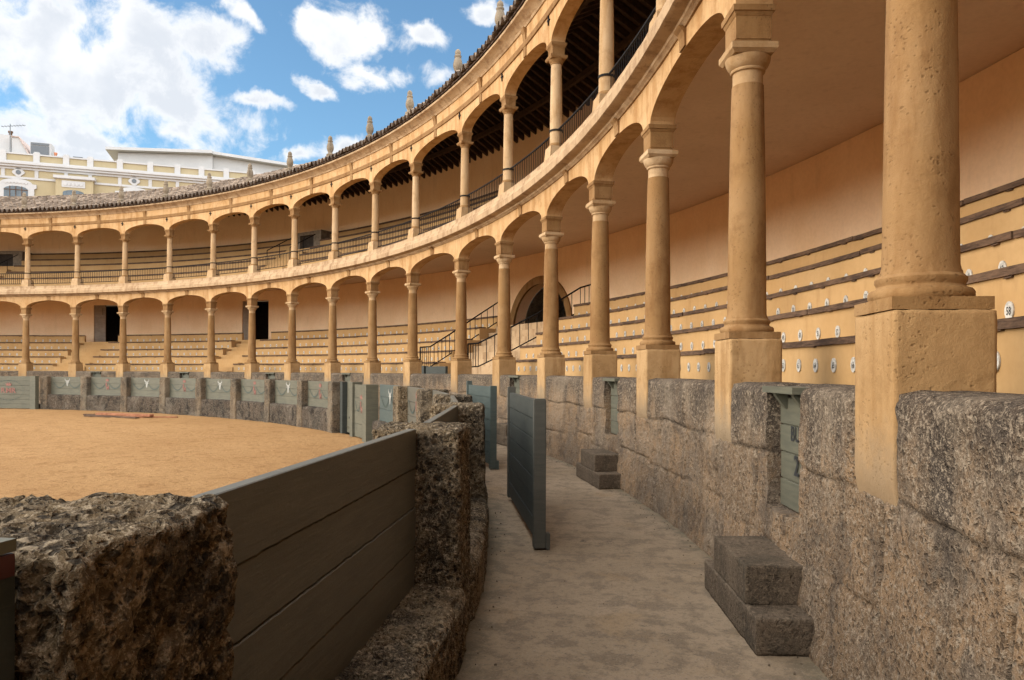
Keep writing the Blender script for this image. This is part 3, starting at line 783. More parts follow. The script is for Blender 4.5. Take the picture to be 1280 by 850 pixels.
# ------------------------------------------------------------------ gallery shell: back walls, ceiling, doorways, entrance arch
lowW = thing('lower_gallery_wall', 'smooth peach plaster wall and plain ceiling behind the lower benches', 'wall', pol(37.9, 40, 1.6))
GAPS = [(41.45, 46.75, 'arch'), (73.9, 76.85, 'door'), (90.0, 92.72, 'door')]
mb = MB(); cur = T0
for g0, g1, kd in GAPS:
    mb.ring([(37.8, -0.2), (37.8, 6.04), (38.3, 6.04), (38.3, -0.2)], arange(cur, g0, 0.75)); cur = g1
    top = 5.54 if kd == 'door' else None
    if kd == 'door':
        mb.ring([(37.8, top), (37.8, 6.04), (38.3, 6.04), (38.3, top)], arange(g0, g1, 0.5))
        mb.ring([(37.8, -.2), (37.8, 3.28), (38.3, 3.28), (38.3, -.2)], arange(g0, g1, 0.5))
mb.ring([(37.8, -0.2), (37.8, 6.04), (38.3, 6.04), (38.3, -0.2)], arange(cur, T1, 0.75))
mb.build('wall', 'plaster_low', lowW)
aw = arch_wall(37.8, 38.3, 3.30, 1.62, 6.04, [41.45, 46.75], 0.0)
aw.ring([(37.8, -.2), (37.8, 3.28), (38.3, 3.28), (38.3, -.2)], arange(41.45, 46.75, 0.5))
aw.build('wall', 'plaster_low', lowW)
mb = MB(); mb.ring([(33.17, 6.05), (38.3, 6.05), (38.3, 6.15), (33.41, 6.15), (33.41, 5.725), (33.17, 5.725)], TH)
mb.build('ceiling', 'ceiling', lowW)

arch = thing('entrance_arch', 'arched stone entrance with a rough dark vault at the head of the stairs', 'archway', pol(37.8, 44.1, 3.3))
mb = MB(); hw0, N = (46.75 - 41.45) / 2, 30
for k in range(N + 1):
    u = math.cos(PI * k / N)
    s0 = (44.1 + hw0 * 0.985 * u, 3.30 + 1.60 * math.sqrt(max(0, 1 - u * u))); s1 = (44.1 + (hw0 + 0.40) * u, 3.30 + 1.88 * math.sqrt(max(0, 1 - u * u)))
    for (t, z) in (s0, s1):
        mb.v += [pol(37.74, t, z), pol(37.83, t, z)]
for k in range(N):
    b = 4 * k
    for q in ((0, 2, 6, 4), (1, 5, 7, 3), (2, 3, 7, 6), (0, 4, 5, 1)):
        mb.f.append(tuple(b + i for i in q)); mb.m.append(0)
mb.build('stone_band', 'sandstone', arch, smooth=True)
mb = MB()
pr = [(44.1 + hw0 * math.cos(PI * k / 24), 3.30 + 1.62 * math.sin(PI * k / 24)) for k in range(25)]
pr = [(46.75, 3.285)] + pr[::-1] if False else [(46.75, 3.285)] + [(44.1 + hw0 * math.cos(PI * k / 24), 3.30 + 1.62 * math.sin(PI * k / 24)) for k in range(25)] + [(41.45, 3.285)]
rows = []
for r in np.linspace(38.3, 43, 14):
    rows.append([pol(r, t, z) for t, z in pr])
for j, row in enumerate(rows): mb.v += row
k = len(pr)
for j in range(len(rows) - 1):
    for i in range(k):
        mb.f.append((j * k + i, j * k + (i + 1) % k, (j + 1) * k + (i + 1) % k, (j + 1) * k + i)); mb.m.append(0)
mb.f.append(tuple((len(rows) - 1) * k + i for i in range(k))); mb.m.append(0)
mb.build('vault', 'far_rock', arch)
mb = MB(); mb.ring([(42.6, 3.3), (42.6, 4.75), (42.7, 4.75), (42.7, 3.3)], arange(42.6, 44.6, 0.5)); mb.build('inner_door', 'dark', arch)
for (g0, g1, kd), lab in zip(GAPS[1:], ('dark doorway in the lower peach wall, with a grey leaf folded at its left, nearer of the two', 'dark doorway in the lower peach wall near the left edge, with its grey leaf open')):
    dr = thing('doorway', lab, 'doorway', pol(37.8, (g0 + g1) / 2, 3.28), group='doorways of the lower gallery')
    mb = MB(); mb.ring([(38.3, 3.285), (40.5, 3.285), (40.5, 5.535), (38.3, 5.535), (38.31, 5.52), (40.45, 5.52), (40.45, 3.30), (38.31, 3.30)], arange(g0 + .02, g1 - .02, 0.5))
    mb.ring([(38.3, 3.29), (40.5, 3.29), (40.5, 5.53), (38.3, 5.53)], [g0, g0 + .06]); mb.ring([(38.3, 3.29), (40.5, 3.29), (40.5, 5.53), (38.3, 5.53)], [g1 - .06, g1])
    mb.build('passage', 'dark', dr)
    fr_ = 0.42 if kd == 'door' and g0 > 80 else 0.4
    mb = MB(); mb.ring([(37.83, 3.29), (37.83, 5.53), (37.89, 5.53), (37.89, 3.29)], arange(g1 - (g1 - g0) * fr_, g1 - .03, 0.4))
    mb.ring([(37.79, 4.95), (37.79, 5.35), (37.835, 5.35), (37.835, 4.95)], [g1 - (g1 - g0) * 0.32, g1 - (g1 - g0) * 0.1])
    mb.build('door_leaf', 'grey_door', dr)

# upper gallery back wall
upW = thing('upper_gallery_wall', 'cream plaster wall behind the upper gallery benches, under the dark rafters', 'wall', pol(37.5, 40, 6.2))
mb = MB(); mb.ring([(37.35, 6.18), (37.35, 10.45), (37.8, 10.45), (37.8, 6.18)], TH); mb.build('wall', 'plaster_up', upW)

# ------------------------------------------------------------------ roof
EAVE = (32.56, 10.02); RIDGE = (35.4, 11.45); BACK = (38.1, 10.10)
roof = thing('tile_roof', 'weathered roof of grey-brown curved clay tiles along the top of the ring', 'roof', pol(35.4, 40, 9.9))
th_r = np.arange(8.0, 112.0, 0.0625)
nrow = 10
rr = []
for j in range(nrow):
    f0, f1 = j / nrow, (j + 1) / nrow
    rr += [(f0, 0.05), (f1 - 0.001, 0.0)]
Tm = th_r[:, None] * np.ones((1, len(rr)))
fr = np.array([x[0] for x in rr])[None, :]; lift = np.array([x[1] for x in rr])[None, :]
pitch = 0.47
phase = (Tm / pitch) % 1.0
jit = np.array([[_hash(np.int64(int(t / pitch)), np.int64(int(k / 2)), np.int64(3), 5) for k in range(len(rr))] for t in th_r])
bar = np.where(phase < 0.55, 0.115 * np.sqrt(np.maximum(0, 1 - ((phase - 0.275) / 0.275) ** 2)), -0.05 * np.sqrt(np.maximum(0, 1 - ((phase - 0.775) / 0.225) ** 2)))
rad = EAVE[0] + (RIDGE[0] - EAVE[0]) * fr - 0.05 * (jit - 0.5) * (lift > 0)
z = EAVE[1] + (RIDGE[1] - EAVE[1]) * fr + bar + lift + 0.03 * (jit - 0.5)
V = np.stack([rad * np.cos(np.radians(Tm)), rad * np.sin(np.radians(Tm)), z], -1).reshape(-1, 3)
nT, nR = Tm.shape; I = np.arange(nT * nR).reshape(nT, nR)
F = np.stack([I[:-1, :-1], I[1:, :-1], I[1:, 1:], I[:-1, 1:]], -1).reshape(-1, 4)
tile_uv = np.stack([np.floor(Tm / pitch * 2), np.broadcast_to(np.arange(nR)[None, :] / 2.0, Tm.shape)], -1)
cell = np.stack([np.floor(Tm[:-1, :-1] / pitch) * 2 + (phase[:-1, :-1] >= 0.55), np.broadcast_to((np.arange(nR - 1) // 2)[None, :], (nT - 1, nR - 1))], -1).reshape(-1, 2)
mbt = MB(); M = roof.matrix_basis.inverted()
me = bpy.data.meshes.new('tiles'); Vl = V - np.array(roof.location); me.from_pydata(Vl.tolist(), [], F.tolist()); me.materials.append(MT['tile'])
uvl = me.uv_layers.new(name='tile'); uvd = np.repeat(cell + 0.5, 4, axis=0).astype(np.float32).ravel(); uvl.data.foreach_set('uv', uvd)
me.polygons.foreach_set('use_smooth', [True] * len(me.polygons)); me.set_sharp_from_angle(angle=R_(50)); me.update()
to = bpy.data.objects.new('tiles', me); COL.objects.link(to); to.parent = roof
mb = MB(); mb.ring([(32.66, 10.0), (35.4, 11.36), (38.1, 10.02), (38.1, 10.10), (35.4, 11.44), (32.66, 10.045)], TH); mb.build('roof_boards', 'timber', roof)
mb = MB(); mb.ring([(35.41, 11.44), (35.41, 11.55), (38.3, 10.13), (38.3, 10.105)], TH); mb.build('rear_slope', 'tile', roof)
# rafters: both slopes
step = 0.62
raf = None; rest = MB()
slope = (11.36 - 10.02) / 2.7


def rafter_shape(T):
    m_ = MB()
    zb = lambda r: 11.345 - (r - 35.4) * slope
    for (ra, rb2) in ((35.4, 37.6),):
        vs = [(r, y, zz - 0.0) for r, zz in ((ra, zb(ra)), (rb2, zb(rb2))) for y in (-.05, .05) for zz in (zz - .20, zz)]
        m_.add([T(p) for p in vs], [(0, 1, 3, 2), (4, 6, 7, 5), (0, 4, 5, 1), (2, 3, 7, 6), (0, 2, 6, 4), (1, 5, 7, 3)])
    zf = lambda r: 11.345 - (35.4 - r) * ((11.36 - 9.905) / 2.8)
    vs = [(r, y, zz) for r, zz in ((33.26, zf(33.26)), (35.4, zf(35.4))) for y in (-.05, .05) for zz in (zz - .20, zz)]
    m_.add([T(p) for p in vs], [(0, 1, 3, 2), (4, 6, 7, 5), (0, 4, 5, 1), (2, 3, 7, 6), (0, 2, 6, 4), (1, 5, 7, 3)])
    return m_


angs = list(np.arange(12.0, 104.0, step)); first = True
loc0 = Vector(roof.location)
main = [a for a in angs if 26 <= a <= 26 + step * 99.5][:100]
for a in angs:
    if a in main:
        if raf is None:
            raf = rafter_shape(lambda p: Vector(p)).build('rafter', 'timber', roof, world=False); o = raf
        else:
            o = raf.copy(); COL.objects.link(o)
        o.matrix_basis = Matrix.Translation(-loc0) @ Matrix.Rotation(R_(a), 4, 'Z')
    else:
        c, s = math.cos(R_(a)), math.sin(R_(a))
        m_ = rafter_shape(lambda p: Vector((p[0] * c - p[1] * s, p[0] * s + p[1] * c, p[2])))
        rest.add(m_.v, m_.f)
o = rest.build('rafter_rest', 'timber', roof); o.name = 'rafters'; o['kind'] = 'stuff'
for k, (r, zz) in enumerate(((34.4, 10.62), (36.4, 10.64))):
    mb = MB(); mb.ring([(r - .06, zz - .16), (r + .06, zz - .16), (r + .06, zz), (r - .06, zz)], TH); mb.build('purlin', 'timber', roof)

# finials on the eave above every column
fp = [(0, 0), (.14, .28), (.155, .31), (.155, .36), (.095, .40), (.085, .45), (.115, .51), (.14, .59), (.14, .67), (.112, .79), (.088, .85), (.105, .88), (.105, .91), (.075, .94), (.088, .99), (.078, 1.05), (.04, 1.10), (0, 1.11)]
fin0 = None
for i, a in enumerate(ANG[3:19]):
    if fin0 is None:
        fin0 = thing('stone_finial', '', 'finial')
        mb = MB(); mb.box(-.14, .14, -.14, .14, -.05, .30); mb.build('plinth', 'finial', fin0, world=False)
        mb = MB(); mb.lathe([(0, .29)] + fp[1:], 20); mb.build('urn', 'finial', fin0, world=False, smooth=True)
        o = fin0
    else:
        o = copy_tree(fin0)
    place(o, 32.86, a, 9.985)
    k = i - 2
    if k < 0: lab = 'small urn-shaped stone finial on the eave, out of frame above the top edge'
    elif k > 12: lab = 'small urn-shaped stone finial on the eave, just beyond the left edge of the photo'
    else: lab = 'small urn-shaped stone finial on the tiled eave, %s counted from the right' % (['rightmost and highest'] + ORD[1:])[k]
    tag(o, lab, 'finial', 'stone finials along the eave')


# ------------------------------------------------------------------ lettering
_gl = {}


def glyph(ch):
    if ch not in _gl:
        cu = bpy.data.curves.new('glyph', 'FONT'); cu.body = ch; cu.size = 1.0; cu.offset = 0.018; cu.resolution_u = 3
        ob = bpy.data.objects.new('glyph', cu); COL.objects.link(ob)
        dg = bpy.context.evaluated_depsgraph_get(); ev = ob.evaluated_get(dg); me = ev.to_mesh()
        vs = [(v.co.x, v.co.y) for v in me.vertices]; fs = [tuple(p.vertices) for p in me.polygons]
        ev.to_mesh_clear(); bpy.data.objects.remove(ob); bpy.data.curves.remove(cu)
        xs = [v[0] for v in vs]
        _gl[ch] = (vs, fs, min(xs), max(xs))
    return _gl[ch]


def lettering(mb, text, size, T, mi=0, depth=0.0, squeeze=1.0):
    """flat letters centred on (0, 0); T((u, v, depth))"""
    x = 0; runs = []
    for ch in text:
        vs, fs, a, b = glyph(ch); runs.append((vs, fs, x - a)); x += (b - a) + 0.09
    x -= 0.09
    for vs, fs, dx in runs:
        mb.add([T(((u + dx - x / 2) * size * squeeze, (v - 0.35) * size, depth)) for u, v in vs], fs, mi)


# ------------------------------------------------------------------ lower benches
ROWS = [(33.74, 2.017), (34.26, 2.424), (34.78, 2.815), (35.32, 3.240), (36.02, 3.669)]     # front edge and top of each board
_pl = {}


def plaque_mesh(num):
    if num in _pl: return _pl[num]
    mb = MB(); n = 18
    mb.prism([(0.047 * math.cos(2 * PI * i / n), 0.066 * math.sin(2 * PI * i / n)) for i in range(n)], -0.004, 0.006, 0)
    lettering(mb, str(num), 0.078, lambda p: p, 1, 0.0075, 0.62 if len(str(num)) > 1 else 0.85)
    me = bpy.data.meshes.new('number_plaque')
    # local axes: u along the row, v up, depth towards the arena
    me.from_pydata([(-d, -u, v) for u, v, d in mb.v], [], mb.f)
    me.materials.append(MT['plaque']); me.materials.append(MT['ink']); me.polygons.foreach_set('material_index', mb.m)
    me.update(); _pl[num] = me
    return me


def seat_section(t_lo, t_hi, label, plaques=None):
    tm = (t_lo + t_hi) / 2
    root = thing('bench_tiers', label, 'benches', pol(34.8, min(max(tm, 15), 90), 0.0), group='tiers of numbered benches in the lower gallery')
    th = arange(t_lo, t_hi, 0.5); risers = []
    prev_z = 1.45
    for k, (rf, zt) in enumerate(ROWS):
        rback = ROWS[k + 1][0] + 0.03 if k < 4 else 36.16
        zb = -0.05
        mb = MB(); mb.ring([(rf + 0.03, zb), (rf + 0.03, zt - 0.036), (rback + (.02 if k < 4 else 0), zt - 0.036), (rback + (.02 if k < 4 else 0), zb)], th)
        risers.append(mb.build('riser', 'riser', root))
        mb = MB(); wd = 0.30 if k < 4 else 0.10
        t = t_lo
        while t < t_hi - 0.01:                                  # boards butt end to end with small steps
            t2 = min(t + random.uniform(3.6, 5.2), t_hi)
            if t_hi - t2 < 1.5: t2 = t_hi
            dz = random.uniform(-.006, .006); dr = random.uniform(-.008, .008)
            mb.ring([(rf + dr, zt - 0.060 + dz), (rf + dr, zt + dz), (rf + wd, zt + dz), (rf + wd, zt - 0.034 + dz), (rf + .034, zt - 0.034 + dz), (rf + .034, zt - 0.060 + dz)], arange(t + .012, t2 - .012, 0.25))
            tt = t + 0.3
            while tt < t2 - .3:                                 # short brackets under the board
                mb.ring([(rf + dr + .004, zt - 0.072), (rf + dr + .016, zt - .05), (rf + .029, zt - .05), (rf + .029, zt - .072)], [tt, tt + .14]); tt += random.uniform(1.1, 1.7)
            t = t2
        P = np.array(mb.v); P[:, 2] += 0.004 * fbm(P * 7, 2, 61); rad_ = 1 + 0.00012 * fbm(P * 9, 2, 62); P[:, 0] *= rad_; P[:, 1] *= rad_
        mb.v = [tuple(p) for p in P]
        mb.build('board', 'board', root)
    spots = []
    d0 = {0: (63, 13.356, 0.65), 1: (50, 15.258, 0.736), 2: (35, 15.9, 0.72), 3: (20, 19.647, 0.72), 4: (14, 19.3, 0.70)}
    for k, (rf, zt) in enumerate(ROWS):
        n0, a0, st = d0[k]
        zc = 1.772 if k == 0 else ROWS[k - 1][1] + 0.115
        j0 = int(math.ceil((a0 - t_hi + .25) / st)); j1 = int(math.floor((a0 - t_lo - .25) / st))
        for j in range(j0, j1 + 1):
            a = a0 - j * st
            if a < 3.0 or a > 100: continue
            num = (n0 + j - 1) % 89 + 1
            spots.append(((pol(rf, a, zc) - EYE).length, k, a, zc, num))
    spots.sort()
    rest = MB()
    for i, (d, k, a, zc, num) in enumerate(spots):
        M4 = Matrix.Translation(pol(ROWS[k][0] + 0.024, a, zc + 0.004 * math.sin(a * 40))) @ Matrix.Rotation(R_(a), 4, 'Z')
        me = plaque_mesh(num)
        if i < 100:
            o = bpy.data.objects.new('number_plaque', me); COL.objects.link(o); o.parent = risers[k]
            o.matrix_basis = Matrix.Translation(-Vector(root.location)) @ M4
        else:
            o_ = len(rest.v); rest.v += [tuple(M4 @ v.co) for v in me.vertices]
            for p in me.polygons:
                rest.f.append(tuple(o_ + q for q in p.vertices)); rest.m.append(p.material_index)
    if rest.v:
        o = rest.build('number_plaques', ['plaque', 'ink'], root, recalc=False); o['kind'] = 'stuff'
    return root


seat_section(-20, 36.6, 'ochre bench tiers with dark wooden edges and white seat numbers behind the nearest columns')
seat_section(44.4, 70.6, 'ochre bench tiers in the middle distance, between the railed stairs and the nearer dark doorway')
seat_section(74.0, 87.9, 'ochre bench tiers on the far side, between the two dark doorways')
seat_section(91.4, 126, 'ochre bench tiers on the far side, left of the leftmost doorway')


def stairs(t_lo, t_hi, label, n=9, r0=33.4, z0=1.45, wide=False):
    root = thing('stone_stairs', label, 'stairs', pol(34.8, (t_lo + t_hi) / 2, 0))
    mb = MB()
    for i in range(n):
        z = z0 + (3.28 - z0) * (i + 1) / n; r = r0 + (36.3 - r0) * i / n; rb = r0 + (36.3 - r0) * (i + 1) / n + (0.02 if i < n - 1 else 0)
        mb.ring([(r, -.05), (r, z), (rb, z), (rb, -.05)], arange(t_lo + .012, t_hi - .012, 0.6))
    mb.build('treads', 'riser' if not wide else 'cornice', root)
    return root


stairs(70.6, 74.0, 'narrow steps rising between ochre benches to the nearer doorway')
stairs(87.9, 91.4, 'narrow steps rising between ochre benches to the leftmost doorway')
ent = stairs(36.62, 44.38, 'broad stone stairs with iron rails climbing to the arched entrance', 10, 33.3, 0.9, True)
mb = MB(); mb.ring([(36.18, 3.10), (36.18, 3.27), (38.29, 3.27), (38.29, 3.10)], TH)
tag(mb.build('gallery_walk', 'cornice', None), 'stone walkway along the foot of the peach wall behind the top bench', 'walkway')


def handrail(pts_low, label, h=0.75, nbal=12, name='stair_railing', rad=0.024, cat='railing', group=None):
    """pts_low: foot points of the rail line; bars stand upright on it"""
    a, b = Vector(pts_low[0]), Vector(pts_low[-1])
    root = thing(name, label, cat, a, group=group)
    mb = MB(); mb.tube([Vector(p) + Vector((0, 0, h)) for p in pts_low], rad, 6); mb.build('top_rail', 'iron', root)
    mb = MB(); mb.tube([Vector(p) + Vector((0, 0, 0.10)) for p in pts_low], rad * .8, 6); mb.build('bottom_rail', 'iron', root)
    for p in (pts_low[0], pts_low[-1]):
        mb = MB(); mb.tube([Vector(p) - Vector((0, 0, .15)), Vector(p) + Vector((0, 0, h + .01))], rad, 6); mb.build('post', 'iron', root)
    for k in range(1, nbal):
        f = k / nbal * (len(pts_low) - 1); i = min(int(f), len(pts_low) - 2); q = Vector(pts_low[i]).lerp(Vector(pts_low[i + 1]), f - i)
        mb = MB(); mb.tube([q + Vector((0, 0, .10)), q + Vector((0, 0, h))], rad * .55, 4); mb.build('baluster', 'iron', root)
    return root


handrail([pol(33.3, 45.2, 1.72), pol(33.5, 44.6, 1.74), pol(34.2, 44.5, 2.17), pol(35.2, 44.5, 2.80), pol(36.4, 44.4, 3.55)], 'black iron stair railing left of the broad entrance stairs', 0.78, 20)
handrail([pol(33.25, 38.9, 1.72), pol(33.4, 38.2, 1.74), pol(34.2, 37.3, 2.20), pol(35.2, 36.9, 2.75), pol(36.3, 36.7, 3.42), pol(36.9, 36.7, 3.6)], 'black iron stair railing right of the broad entrance stairs', 0.78, 20)
# green gate board standing in the wall opening beside the stairs
cb = thing('green_gate', 'dark green wooden gate standing at the foot of the railed stairs between two columns', 'gate', pol(33.1, 42.4, 1.4))
mb = MB(); mb.ring([(33.05, 1.30), (33.05, 1.85), (33.13, 1.85), (33.13, 1.30)], arange(41.0, 43.55, 0.5)); mb.build('panel', 'green_dark', cb)
mb = MB(); mb.ring([(33.0, 1.25), (33.0, 1.87), (33.14, 1.87), (33.14, 1.25)], [43.65, 43.95]); mb.build('stile', 'green_dark', cb)

# ------------------------------------------------------------------ upper benches and balustrades
UROWS = [(34.62, 6.80), (35.22, 7.24), (35.82, 7.68), (36.40, 8.11), (37.02, 8.55)]
mb = MB(); mb.ring([(33.41, 6.155), (37.34, 6.155), (37.34, 6.185), (33.41, 6.185)], TH)
tag(mb.build('gallery_floor', 'cornice', None), 'floor of the upper gallery behind the iron balustrades', 'floor')
VOM = [(65.6, 68.6), (98.2, 101.2)]


def upper_section(t_lo, t_hi, label):
    root = thing('upper_bench_tiers', label, 'benches', pol(35.5, min(max((t_lo + t_hi) / 2, 35), 95), 6.19), group='tiers of benches in the upper gallery')
    th = arange(t_lo, t_hi, 0.5)
    for k, (rf, zt) in enumerate(UROWS):
        rb = UROWS[k + 1][0] + .05 if k < 4 else 37.34
        mb = MB(); mb.ring([(rf + .03, 6.19), (rf + .03, zt - .04), (rb, zt - .04), (rb, 6.19)], th); mb.build('riser', 'riser', root)
        mb = MB(); mb.ring([(rf, zt - .075), (rf, zt), (rf + .31, zt), (rf + .31, zt - .037), (rf + .033, zt - .037), (rf + .033, zt - .075)], th); mb.build('board', 'board', root)
    return root


upper_section(20, VOM[0][0], 'upper gallery bench tiers with dark wooden edges, right of the far stair opening')
upper_section(VOM[0][1], VOM[1][0], 'upper gallery bench tiers with dark wooden edges on the far left side')
upper_section(VOM[1][1], 124, 'upper gallery bench tiers beyond the leftmost stair opening')
for (a, b), lab in zip(VOM, ('square grey stair opening among the upper benches, with two slanting handrails', 'dark stair opening among the upper benches at the left edge')):
    root = thing('stair_opening', lab, 'stair opening', pol(36, (a + b) / 2, 6.19), group='stair openings of the upper gallery')
    mb = MB()
    for k, (rf, zt) in enumerate(UROWS[:3]):
        mb.ring([(rf + .03, 6.19), (rf + .03, zt - .04), (UROWS[k + 1][0] + .05, zt - .04), (UROWS[k + 1][0] + .05, 6.19)], arange(a + .01, b - .01, .5))
        mb.ring([(rf - .25, 6.19), (rf - .25, zt - .26), (rf + .025, zt - .26), (rf + .025, 6.19)], arange(a + .3, b - .3, .5))
    mb.build('steps', 'riser', root)
    mb = MB(); mb.ring([(36.5, 7.6), (36.5, 8.62), (37.33, 8.62), (37.33, 7.6)], [a + .02, a + .9]); mb.ring([(36.5, 7.6), (36.5, 8.62), (37.33, 8.62), (37.33, 7.6)], [b - .5, b - .02])
    mb.ring([(36.5, 8.45), (36.5, 8.62), (37.33, 8.62), (37.33, 8.45)], arange(a + .91, b - .51, .5)); mb.build('surround', 'stair_grey', root)
    mb = MB(); mb.ring([(36.7, 7.6), (36.7, 8.449), (36.8, 8.449), (36.8, 7.6)], arange(a + .91, b - .51, .5)); mb.build('void', 'dark', root)
    for t, side in ((a + .5, 'right'), (b + .3, 'left')):
        p0 = pol(34.9, t, 7.55); p1 = pol(36.2, t - .4, 8.35)
        mb = MB(); mb.tube([p0, p1], .02); mb.tube([p0, p0 - Vector((0, 0, .95))], .018); mb.tube([p0.lerp(p1, .5), p0.lerp(p1, .5) - Vector((0, 0, .8))], .014)
        mb.build('handrail', 'iron', root)
for i in range(len(ANG) - 1):
    a0, a1 = ANG[i], ANG[i + 1]
    if a0 < 17 or a0 > 98: continue
    h = math.degrees(0.14 / 33.1); t0, t1 = a0 + h, a1 - h
    k = i - 4
    lab = 'black iron balustrade of the upper gallery, %s between two slender columns counted from the right' % (['nearest'] + ORD[1:])[max(k, 0)] if 0 <= k <= 12 else ('black iron balustrade of the upper gallery, cut by the top edge of the photo' if k < 0 else ('black iron balustrade of the upper gallery, at the left edge of the photo' if k == 13 else 'black iron balustrade of the upper gallery, beyond the left edge of the photo'))
    root = thing('iron_balustrade', lab, 'balustrade', pol(33.1, (a0 + a1) / 2, 6.19), group='iron balustrades of the upper gallery')
    mb = MB(); mb.tube([pol(33.1, t, 6.82) for t in arange(t0, t1, .7)], .022, 6); mb.build('top_rail', 'iron', root)
    mb = MB(); mb.tube([pol(33.1, t, 6.27) for t in arange(t0, t1, .7)], .016, 6); mb.build('bottom_rail', 'iron', root)
    n = 24; bal = None
    for q in range(1, n):
        t = t0 + (t1 - t0) * q / n
        if bal is None:
            bal = MB().tube([(0, 0, 0), (0, 0, .56)], .0095, 4).build('baluster', 'iron', root, world=False); o = bal
        else:
            o = bal.copy(); COL.objects.link(o)
        o.location = pol(33.1, t, 6.265) - Vector(root.location)


# ------------------------------------------------------------------ barrier of stone posts and green panels
def mapb(r, t):
    """flat (tangent, radial, up) at ring angle t -> world; +x runs towards growing angle"""
    c, s = math.cos(R_(t)), math.sin(R_(t))
    return lambda P: np.stack([r * c + P[:, 1] * c - P[:, 0] * s, r * s + P[:, 1] * s + P[:, 0] * c, P[:, 2]], -1)


def post(parent, t, res, mat, seed, wd=0.56, dp=0.58, z0=-0.30, z1=1.375, amp=0.02, rc=30.32):
    Pp, Fp = rough_block((wd, dp, z1 - z0), res, 0.042, amp, seed, (seed * 3.7, seed, 0))
    # worn, slightly tapering and leaning
    zz = Pp[:, 2] / (z1 - z0)
    Pp[:, 0] *= 1.03 - 0.07 * zz; Pp[:, 1] *= 1.02 - 0.05 * zz
    Pp[:, 2] += z0
    np_obj('post', mapb(rc, t)(Pp), Fp, mat, parent)


def kerb(parent, t0, t1, res, mat, seed, r0=30.07, r1=30.64, z0=-0.30, z1=0.40, amp=0.02):
    L = R_(t1 - t0) * 30.35
    Pp, Fp = rough_block((L, r1 - r0, z1 - z0), res, 0.09, amp, seed, (seed * 2.3, 0, seed))
    tt = R_((t0 + t1) / 2) + Pp[:, 0] / 30.35; rr = (r0 + r1) / 2 + Pp[:, 1]
    np_obj('kerb', np.stack([rr * np.cos(tt), rr * np.sin(tt), Pp[:, 2] + z0], -1), Fp, mat, parent)


BULL = [(0, -.13), (.025, -.12), (.04, -.03), (.055, .02), (.10, .035), (.06, .055), (.075, .085), (.12, .11), (.125, .16), (.09, .20), (.10, .15), (.06, .115), (.03, .10),
        (-.03, .10), (-.06, .115), (-.10, .15), (-.09, .20), (-.125, .16), (-.12, .11), (-.075, .085), (-.06, .055), (-.10, .035), (-.055, .02), (-.04, -.03), (-.025, -.12)]
CROWN = [(-.06, 0), (.06, 0), (.085, .075), (.045, .05), (.03, .10), (0, .06), (-.03, .10), (-.045, .05), (-.085, .075)]


